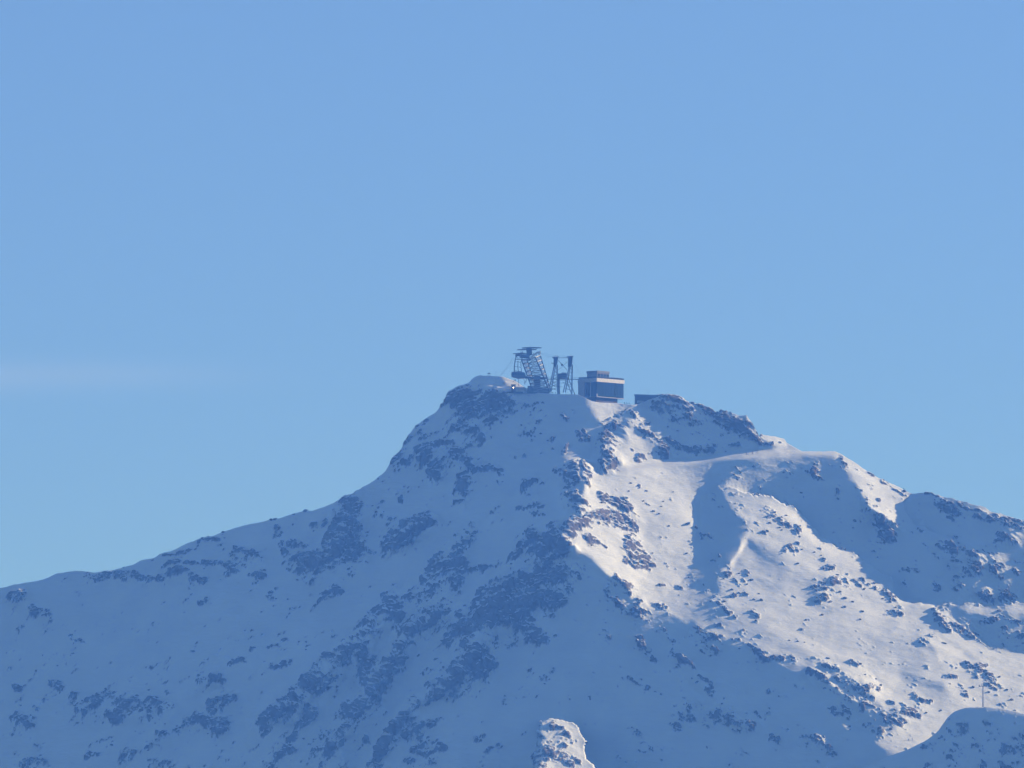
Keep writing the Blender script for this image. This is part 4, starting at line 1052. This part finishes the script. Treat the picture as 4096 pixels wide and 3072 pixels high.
# ------------------------------------------------------------------ small things left of the towers
wh = empty('winch_hut', T(350, 1345, -6))
tag(wh, 'small dark winch hut with a bright glowing dot below the cable car', 'hut')
def P6(cx, cy): p = T(cx, cy, -6); return (p.x, p.z)
prism('wall', [P6(292, 1365), P6(404, 1365), P6(404, 1175), P6(298, 1180)], YS + 0.5, YS + 3.5, M_WOOD, wh, 0.08)
prism('roof', [P6(282, 1182), P6(414, 1176), P6(410, 1155), P6(290, 1160)], YS + 0.1, YS + 3.9, M_DARKSTEEL, wh)
prism('annex_wall', [P6(408, 1365), P6(640, 1360), P6(636, 1260), P6(408, 1245)], YS + 1.2, YS + 3.6, M_PANELGREY, wh)
prism('base_slab', [P6(90, 1378), P6(600, 1382), P6(600, 1352), P6(100, 1348)], YS - 0.6, YS + 3.9, M_DARKCONC, wh)
dotm = bpy.data.meshes.new('bright_dot'); bm = bmesh.new(); bmesh.ops.create_uvsphere(bm, u_segments=12, v_segments=8, radius=0.38)  # small glowing ball that makes the bright dot on the hut front
bm.to_mesh(dotm); bm.free(); dotm.materials.append(M_DOT)
child('bright_dot', dotm, wh, Matrix.Translation(T(350, 1243, -6) + Vector((0, -2.0, 0))))
bar(wh, 'dot_bracket', T(350, 1243, -6) + Vector((0, -1.6, 0)), T(350, 1243, -6) + Vector((0, 0.6, 0)), 0.2, M_DARKSTEEL)

su = 1955.0
sgp = Vector((GX[0, np.searchsorted(cu, su)], GY[0, np.searchsorted(cu, su)], GZ[0, np.searchsorted(cu, su)]))
sg = empty('summit_marker', sgp + Vector((0, 1, -0.3)))
tag(sg, 'small box on two posts at the top of the left snow dome', 'marker')
for dx in (-0.7, 0.7):
    bar(sg, 'post', sgp + Vector((dx, 1, -0.6)), sgp + Vector((dx, 1, 1.4)), 0.16, M_DARKSTEEL)
bar(sg, 'box', sgp + Vector((-1.0, 1, 1.6)), sgp + Vector((1.0, 1, 1.6)), 0.8, M_PANELGREY, 0.8)
mp = np.searchsorted(cu, 1982)
mpp = Vector((GX[0, mp], GY[0, mp] + 1, GZ[0, mp] - 0.3))
mm = empty('flag_mast', mpp); bar(mm, 'pole', mpp, mpp + Vector((0, 0, 4.2)), 0.13, M_STEEL); bar(mm, 'crossarm', mpp + Vector((-0.5, 0, 3.4)), mpp + Vector((0.5, 0, 3.4)), 0.1, M_STEEL)
tag(mm, 'bare thin mast on the snow dome left of the cable car', 'mast')

# ------------------------------------------------------------------ cables
def cable(label, pts, rad=0.07, sag=0.6):
    n = 14; cv = bpy.data.curves.new('cable', 'CURVE'); cv.dimensions = '3D'; cv.bevel_depth = rad; cv.bevel_resolution = 1
    sp = cv.splines.new('POLY'); sp.points.add(n - 1)
    a, b = pts
    for k in range(n):
        t = k / (n - 1); p = a.lerp(b, t); p.z -= sag * 4 * t * (1 - t); sp.points[k].co = (*p, 1)
    me_ = None
    o = bpy.data.objects.new('cable_curve', cv); col.objects.link(o)
    dg = bpy.context.evaluated_depsgraph_get(); me_ = bpy.data.meshes.new_from_object(o.evaluated_get(dg)); bpy.data.objects.remove(o)
    me_.materials.clear(); me_.materials.append(M_CABLE)
    r = link(bpy.data.objects.new('cable', me_)); tag(r, label, 'cable', 'tower cables'); return r
cable('taut cable running down left from the leaning tower to the snow dome', (T(340, 470, -4), T(20, 905, -4)), 0.07, 0.4)
cable('lower taut cable running down left from the leaning tower to the snow', (T(380, 480, 0), T(-60, 1010, -2)), 0.05, 0.5)
cable('slack cable between the leaning tower arm and the first portal head', (T(1050, 350, -4), T(1392, 440, -3)), 0.07, 0.5)
cable('long cable from the leaning tower arm to the second portal head', (T(1055, 335, 3), T(1780, 428, 3)), 0.06, 0.5)
cable('cable running down right from the portal tower to the station roof', (T(1935, 600, -3), T(2120, 925, 2)), 0.06, 0.3)

# ------------------------------------------------------------------ lift pylon, lower right
pg = knoll_crest(3932)
pb = Vector((pg.x, pg.y + 2.5, pg.z - 2.0)); ph = 16.3
pyl = empty('lift_pylon', pb)
tag(pyl, 'slim lift pylon standing on the crest of the near knoll, lower right', 'pylon')
def tube(root, name, a, b, r0, r1, m, seg=10):
    bm = bmesh.new(); bmesh.ops.create_cone(bm, cap_ends=True, segments=seg, radius1=r0, radius2=r1, depth=(b - a).length)
    me_ = bpy.data.meshes.new(name); bm.to_mesh(me_); bm.free(); me_.materials.append(m)
    q_ = (b - a).to_track_quat('Z', 'Y').to_matrix().to_4x4(); q_.translation = (a + b) / 2
    return child(name, me_, root, q_)
tube(pyl, 'pole', pb, pb + Vector((0, 0, ph)), 0.55, 0.34, M_STEEL)
bar(pyl, 'crossarm', pb + Vector((-2.6, 0.4, ph - 0.2)), pb + Vector((2.6, -0.4, ph + 0.1)), 0.4, M_DARKSTEEL)
for s_ in (-1, 1):
    c = pb + Vector((2.4 * s_, -0.4 * s_, ph + 0.4))
    bar(pyl, 'sheave_train', c + Vector((-0.4, -1.6, 0.1)), c + Vector((0.4, 1.6, -0.1)), 0.45, M_DARKSTEEL)
    bar(pyl, 'catwalk', c + Vector((-0.5, -1.4, -0.9)), c + Vector((0.1, 1.4, -0.9)), 0.5, M_DARKSTEEL, 0.12)
bar(pyl, 'lifting_frame', pb + Vector((-1.2, 0, ph + 1.4)), pb + Vector((1.2, 0, ph + 1.4)), 0.18, M_DARKSTEEL)
for s_ in (-1, 1): bar(pyl, 'lifting_post', pb + Vector((1.1 * s_, 0, ph)), pb + Vector((1.1 * s_, 0, ph + 1.4)), 0.16, M_DARKSTEEL)

# ------------------------------------------------------------------ people
M_SKIN = mat('skin', (0.45, 0.30, 0.23), 0.6)
def person_mesh(name, joints, edges, jacket, trousers, head_c, helmet):
    """one continuous skinned body; joints: name -> (x, y, z, radius)"""
    keys = list(joints)
    me_ = bpy.data.meshes.new(name); me_.from_pydata([joints[k][:3] for k in keys], [(keys.index(a), keys.index(b)) for a, b in edges], [])
    o = bpy.data.objects.new(name + '_build', me_); col.objects.link(o)
    o.modifiers.new('skin', 'SKIN'); sub = o.modifiers.new('sub', 'SUBSURF'); sub.levels = 1; sub.render_levels = 1
    for k, sv in zip(keys, me_.skin_vertices[0].data):
        r_ = joints[k][3]; sv.radius = (r_ * (1.25 if k in ('hip', 'waist', 'chest') else 1), r_); sv.use_root = (k == 'hip')
    dg = bpy.context.evaluated_depsgraph_get()
    out = bpy.data.meshes.new_from_object(o.evaluated_get(dg)); out.name = name
    bpy.data.objects.remove(o)
    out.materials.clear()
    for m in (jacket, trousers, M_SKIN, helmet): out.materials.append(m)
    hc = Vector(head_c); hipz = joints['hip'][2]
    for p in out.polygons:
        c = p.center; d = (c - hc).length
        if d < 0.17: p.material_index = 2 if (c.y < hc.y - 0.03 and abs(c.z - hc.z) < 0.075) else 3
        elif c.z < hipz - 0.06: p.material_index = 1
        else: p.material_index = 0
        p.use_smooth = True
    return out
EDG = [('hip', 'waist'), ('waist', 'chest'), ('chest', 'neck'), ('neck', 'head'), ('head', 'crown'), ('head', 'nose')]
for s_ in 'lr':
    EDG += [('chest', 'sh' + s_), ('sh' + s_, 'el' + s_), ('el' + s_, 'wr' + s_), ('wr' + s_, 'ha' + s_), ('ha' + s_, 'th' + s_),
            ('hip', 'hp' + s_), ('hp' + s_, 'kn' + s_), ('kn' + s_, 'an' + s_), ('an' + s_, 'to' + s_)]
def pose(arm, crouch=0.0, stride=0.0):
    c = crouch
    j = {'hip': (0, c * 0.35, 0.95 - c * 0.35, 0.13), 'waist': (0, c * 0.22, 1.12 - c * 0.32, 0.12), 'chest': (0, 0, 1.34 - c * 0.36, 0.145),
         'neck': (0, -c * 0.12, 1.52 - c * 0.38, 0.06), 'head': (0, -0.01 - c * 0.2, 1.64 - c * 0.38, 0.095), 'crown': (0, -c * 0.2, 1.74 - c * 0.38, 0.075),
         'nose': (0, -0.1 - c * 0.2, 1.63 - c * 0.38, 0.02)}
    for s_, sx in (('l', 1), ('r', -1)):
        st_ = stride * sx
        j['sh' + s_] = (0.2 * sx, 0, 1.42 - c * 0.36, 0.075)
        if arm == 'down': e, w_, h_ = (0.27, 0.03, 1.14), (0.26, -0.06, 0.9), (0.25, -0.08, 0.8)
        elif arm == 'front': e, w_, h_ = (0.28, -0.02, 1.15), (0.16, -0.24, 1.1), (0.12, -0.33, 1.1)
        else: e, w_, h_ = (0.33, -0.08, 1.16), (0.36, -0.32, 1.08), (0.36, -0.42, 1.08)
        for nm, p, r_ in (('el', e, 0.055), ('wr', w_, 0.04), ('ha', h_, 0.045)):
            j[nm + s_] = (p[0] * sx, p[1] - c * 0.12, p[2] - c * 0.34, r_)
        j['th' + s_] = (h_[0] * sx - 0.04 * sx, h_[1] - 0.05 - c * 0.12, h_[2] + 0.03 - c * 0.34, 0.02)
        j['hp' + s_] = (0.1 * sx, c * 0.33, 0.88 - c * 0.34, 0.105)
        j['kn' + s_] = (0.13 * sx, -0.02 - c * 0.2 - st_ * 0.6, 0.5 - c * 0.1, 0.075)
        j['an' + s_] = (0.14 * sx, 0.03 - st_, 0.09, 0.055)
        j['to' + s_] = (0.15 * sx, -0.16 - st_, 0.05, 0.05)
    return j
CLOTH = {n_: mat(n_ + '_cloth', c, 0.85, noise=0.1, scale=3) for n_, c in dict(navy=(0.02, 0.025, 0.05), black=(0.015, 0.015, 0.017), grey=(0.10, 0.10, 0.11),
         red=(0.25, 0.03, 0.03), teal=(0.03, 0.12, 0.14), brown=(0.09, 0.05, 0.03), blue=(0.03, 0.06, 0.18)).items()}
_pm = {}
def get_person(kind, jacket, trousers):
    k = (kind, jacket, trousers)
    if k not in _pm:
        j = {'stand': pose('down'), 'lean': pose('front', 0.05), 'ski': pose('ski', 0.35), 'walk': pose('down', 0.0, 0.18)}[kind]
        _pm[k] = person_mesh('person_body', j, EDG, CLOTH[jacket], CLOTH[trousers], (j['head'][0], j['head'][1], j['head'][2] + 0.04), CLOTH['black'])
    return _pm[k]
def person(loc, rz, kind, jacket, trousers, label, group, scale=1.0, skis=False):
    o = bpy.data.objects.new('person', get_person(kind, jacket, trousers))
    link(o); o.location = loc; o.rotation_euler = (0, 0, rz); o.scale = (scale,) * 3
    tag(o, label, 'person', group)
    if skis:
        for sx in (-0.14, 0.14):
            s_ = bpy.data.objects.new('ski', unit_box(M_DARKSTEEL)); col.objects.link(s_); s_.parent = o
            s_.matrix_local = Matrix.Translation((sx, -0.15, 0.0)) @ Matrix.Diagonal((0.09, 1.75, 0.04, 1))
        for sx in (-0.38, 0.38):
            a = Vector((sx, -0.5, 0.75)); b = Vector((sx * 1.3, 0.1, 0.0)); d = b - a
            q_ = d.to_track_quat('Z', 'Y').to_matrix().to_4x4(); q_.translation = (a + b) / 2
            s_ = bpy.data.objects.new('ski_pole', unit_box(M_DARKSTEEL)); col.objects.link(s_); s_.parent = o
            s_.matrix_local = q_ @ Matrix.Diagonal((0.03, 0.03, d.length, 1))
    return o
HT = H1 + 2.6
def terr(a, b): return Cc + ex_ * a + ey_ * b + Vector((0, 0, HT))
TP = [(0.6, 16.8, 'lean', 'black', 'navy', 'person in black at the far left end of the terrace rail'),
      (0.7, 15.7, 'stand', 'grey', 'black', 'person in grey standing second from the left end of the terrace'),
      (0.7, 13.4, 'lean', 'navy', 'black', 'person in navy leaning on the left rail short of the top storey'),
      (1.1, 12.4, 'stand', 'brown', 'black', 'person in brown beside the left edge of the top storey'),
      (16.6, 0.8, 'lean', 'navy', 'black', 'person in navy at the front rail just right of the top storey'),
      (17.8, 0.9, 'stand', 'black', 'black', 'person in black second right of the top storey at the rail'),
      (19.4, 0.8, 'lean', 'teal', 'black', 'person in teal jacket leaning on the right front rail'),
      (20.6, 1.1, 'stand', 'black', 'navy', 'person in black behind the rail right of the teal jacket'),
      (22.0, 0.8, 'lean', 'grey', 'black', 'person in grey leaning at the middle of the right terrace'),
      (23.2, 0.9, 'stand', 'navy', 'navy', 'person in all navy right of the grey leaner on the terrace'),
      (24.6, 1.6, 'stand', 'brown', 'black', 'person in brown standing back from the right terrace rail'),
      (26.2, 0.8, 'lean', 'black', 'grey', 'person in black with grey trousers near the right terrace corner'),
      (27.4, 0.9, 'stand', 'blue', 'black', 'person in blue next to last at the right terrace corner'),
      (28.6, 0.8, 'stand', 'black', 'black', 'person in black last at the right corner of the terrace')]
for a, b, kind, j_, t_, lab in TP:
    person(terr(a, b), (A_ if a > 3 else A_ - math.pi / 2), kind, j_, t_, lab, 'people on the station terrace')
# on the snow between the station and the hut
for u, kind, j_, t_, lab in [(2497, 'stand', 'black', 'navy', 'person in black on the snow nearest the station foot'),
                             (2507, 'walk', 'teal', 'black', 'person in teal between station and low hut'),
                             (2516, 'stand', 'brown', 'black', 'person in brown nearest the low hut')]:
    ci = int(np.searchsorted(cu, u)); person((GX[0, ci], GY[0, ci] + 0.6, GZ[0, ci] - 0.05), 0.4, kind, j_, t_, lab, 'people by the low hut', 1.05)
# at the tower feet
for cx, kind, j_, lab in [(1330, 'stand', 'black', 'person in black at the foot of the leaning tower'), (1375, 'walk', 'navy', 'person in navy walking between the two towers'), (1440, 'stand', 'grey', 'person in grey left of the portal tower column')]:
    p = T(cx, 1400, -4); ci = int(np.searchsorted(cu, 2000 + cx * 0.1537)); person((p.x, GY[0, ci] + 0.5, GZ[0, ci] - 0.05), 0.2, kind, j_, 'black', lab, 'people under the towers', 1.05)
# skiers on the mountain
for u, v, rz, kind, j_, lab, sk in [(2984, 1817, 1.2, 'ski', 'black', 'skier in black on the road below the rocky hump', True), (3008, 1814, 1.3, 'ski', 'red', 'skier in red following on the road', True),
                                    (3213, 1994, 0.6, 'ski', 'navy', 'lone skier on the shaded slope below the road', True),
                                    (3612, 1962, 0.2, 'stand', 'black', 'person on the right skyline where the two ridges meet', False),
                                    (3632, 2962, 1.9, 'ski', 'black', 'left skier at the foot of the sunlit slope', True), (3646, 2960, 1.8, 'ski', 'grey', 'right skier at the foot of the sunlit slope', True),
                                    (657, 2346, 1.0, 'walk', 'black', 'tiny figure under the dark band of the left ridge', False), (1046, 2253, 0.4, 'walk', 'black', 'tiny figure on the slope right of the left ridge rocks', False)]:
    g, n_ = ground(u, v); person(g + Vector((0, 0, -0.03)), rz, kind, j_, 'black', lab, 'people out on the slopes', 1.05, sk)

# ------------------------------------------------------------------ single rocks lying in the snow (pieces of the mountain)
rng = random.Random(11)
protos = []
for k in range(7):
    bm = bmesh.new(); bmesh.ops.create_icosphere(bm, subdivisions=2, radius=1.0)
    for v in bm.verts:
        p = v.co.copy(); n1 = float(perlin(np.array([p.x * 1.3 + 7 * k]), np.array([p.y * 1.3]), np.array([p.z * 1.3]))[0]); n2 = float(perlin(np.array([p.x * 3 + 3 * k]), np.array([p.y * 3]), np.array([p.z * 3]))[0])
        v.co = p * (1 + 0.55 * n1 + 0.22 * n2); v.co.z *= 0.72; v.co.x *= 1.25
    for a in range(3):                                       # split faces
        nrm = Vector((rng.uniform(-1, 1), rng.uniform(-1, 0.2), rng.uniform(-0.2, 1))).normalized()
        bmesh.ops.bisect_plane(bm, geom=list(bm.verts) + list(bm.edges) + list(bm.faces), plane_co=nrm * 0.68, plane_no=nrm, clear_outer=True)
        bmesh.ops.holes_fill(bm, edges=list(bm.edges), sides=0)
    me_ = bpy.data.meshes.new('rock'); bm.to_mesh(me_); bm.free(); me_.materials.append(M_ROCK); protos.append(me_)
spots = []
one = [(690,695,8),(580,650,5),(690,805,5),(790,830,6),(955,465,6),(1075,490,5),(1145,570,5),(1360,680,6),(870,950,6),(990,990,7),(1130,845,5),(1320,985,7),(1320,1020,6),(1390,1040,6),
       (1380,1070,5),(1165,1070,5),(1230,1050,5),(1715,1160,6),(1935,1035,8),(1930,1300,6),(833,241,12),(812,250,6),(1556,562,7),(500,540,5),(470,530,4),(530,560,4),(600,600,4),(560,640,4),(620,700,4),(590,620,4),
       (1040,650,6),(1065,668,5),(1085,660,4),(1020,690,5),(1100,700,5),(1125,715,5),(1010,720,5),(1060,705,4),(1140,700,4),(1380,905,5),(1410,930,5),(1395,950,4),(1440,950,5),(1470,985,5),(1500,1000,6),
       (1520,1020,5),(1490,1030,4),(1535,1045,5),(1350,1000,5),(1300,960,6),(1260,1000,6),(1220,985,5),(900,880,5),(950,905,6),(880,905,5),(840,905,4),(1185,940,5),(1205,960,6),(1240,930,6),
       (1090,780,4),(1150,790,4),(1200,800,4),(1260,870,5),(1290,890,5),(700,900,3),(460,560,4),(520,600,4),(640,560,3),(980,960,4),(960,985,5),(900,960,4),(840,1000,5),(800,985,4),
       (1100,1150,4),(1130,1155,4),(1160,1160,3),(1290,1270,5),(1250,1225,5),(1400,1290,4),(1440,1310,4),(1380,1250,6),(1760,1260,5),(1850,1245,5),(1900,1290,5),(1960,1350,5),(1980,1390,6),(1890,1360,6),(1830,1340,5),
       (1660,1390,5),(1700,1430,5),(1610,1460,6),(1560,1480,5),(1500,1510,6),(1450,1530,5),(1640,1440,4)]
for a, b, r_ in one:
    spots.append((Rf([(a, b)])[0], r_ * 1.0))
for a, b, r_ in [(820, 992, 7), (1072, 968, 10), (282, 1132, 7), (320, 1155, 8), (290, 1206, 4), (225, 1253, 4), (768, 1198, 6), (1140, 985, 5), (1210, 633, 9), (1165, 652, 5), (1090, 672, 6), (1075, 674, 6), (200, 1335, 6), (85, 1350, 8), (420, 1345, 5), (660, 1355, 6), (590, 1350, 5), (885, 722, 5), (490, 862, 4), (1595, 590, 6), (1500, 512, 4), (1725, 1225, 6), (1680, 1290, 5)]:
    spots.append((Lf([(a, b)])[0], r_ * 1.0))
for line, rad, stg in ROCKS:                                 # a few loose blocks round each outcrop
    for k in range(1 if rad < 14 else 2):
        if len(spots) >= 292: break
        p = line[rng.randrange(len(line))]
        ang = rng.uniform(0, 6.28); d = rad * rng.uniform(0.9, 1.7)
        u, v = p[0] + d * math.cos(ang), p[1] + d * math.sin(ang)
        if rng.random() < 0.45 and 0 < u < 4090 and v < 3060 and v > np.interp(u, SKY[:, 0], SKY[:, 1]) + 12 and poly_dist(ROAD, np.array([u]), np.array([v]))[0] > 25:
            spots.append(((u, v), rng.uniform(2.8, 5.5)))
for k, ((u, v), r_) in enumerate(spots):
    g, n_ = ground(u, v)
    s_ = r_ * PXM * rng.uniform(0.95, 1.25)
    o = bpy.data.objects.new('rock', protos[k % 7]); col.objects.link(o); o.parent = mountain
    o.location = g + Vector((0, 0, s_ * 0.15)); o.rotation_euler = (rng.uniform(-0.3, 0.3), rng.uniform(-0.3, 0.3), rng.uniform(0, 6.28)); o.scale = (s_ * rng.uniform(0.9, 1.4), s_, s_ * rng.uniform(0.7, 1.05))
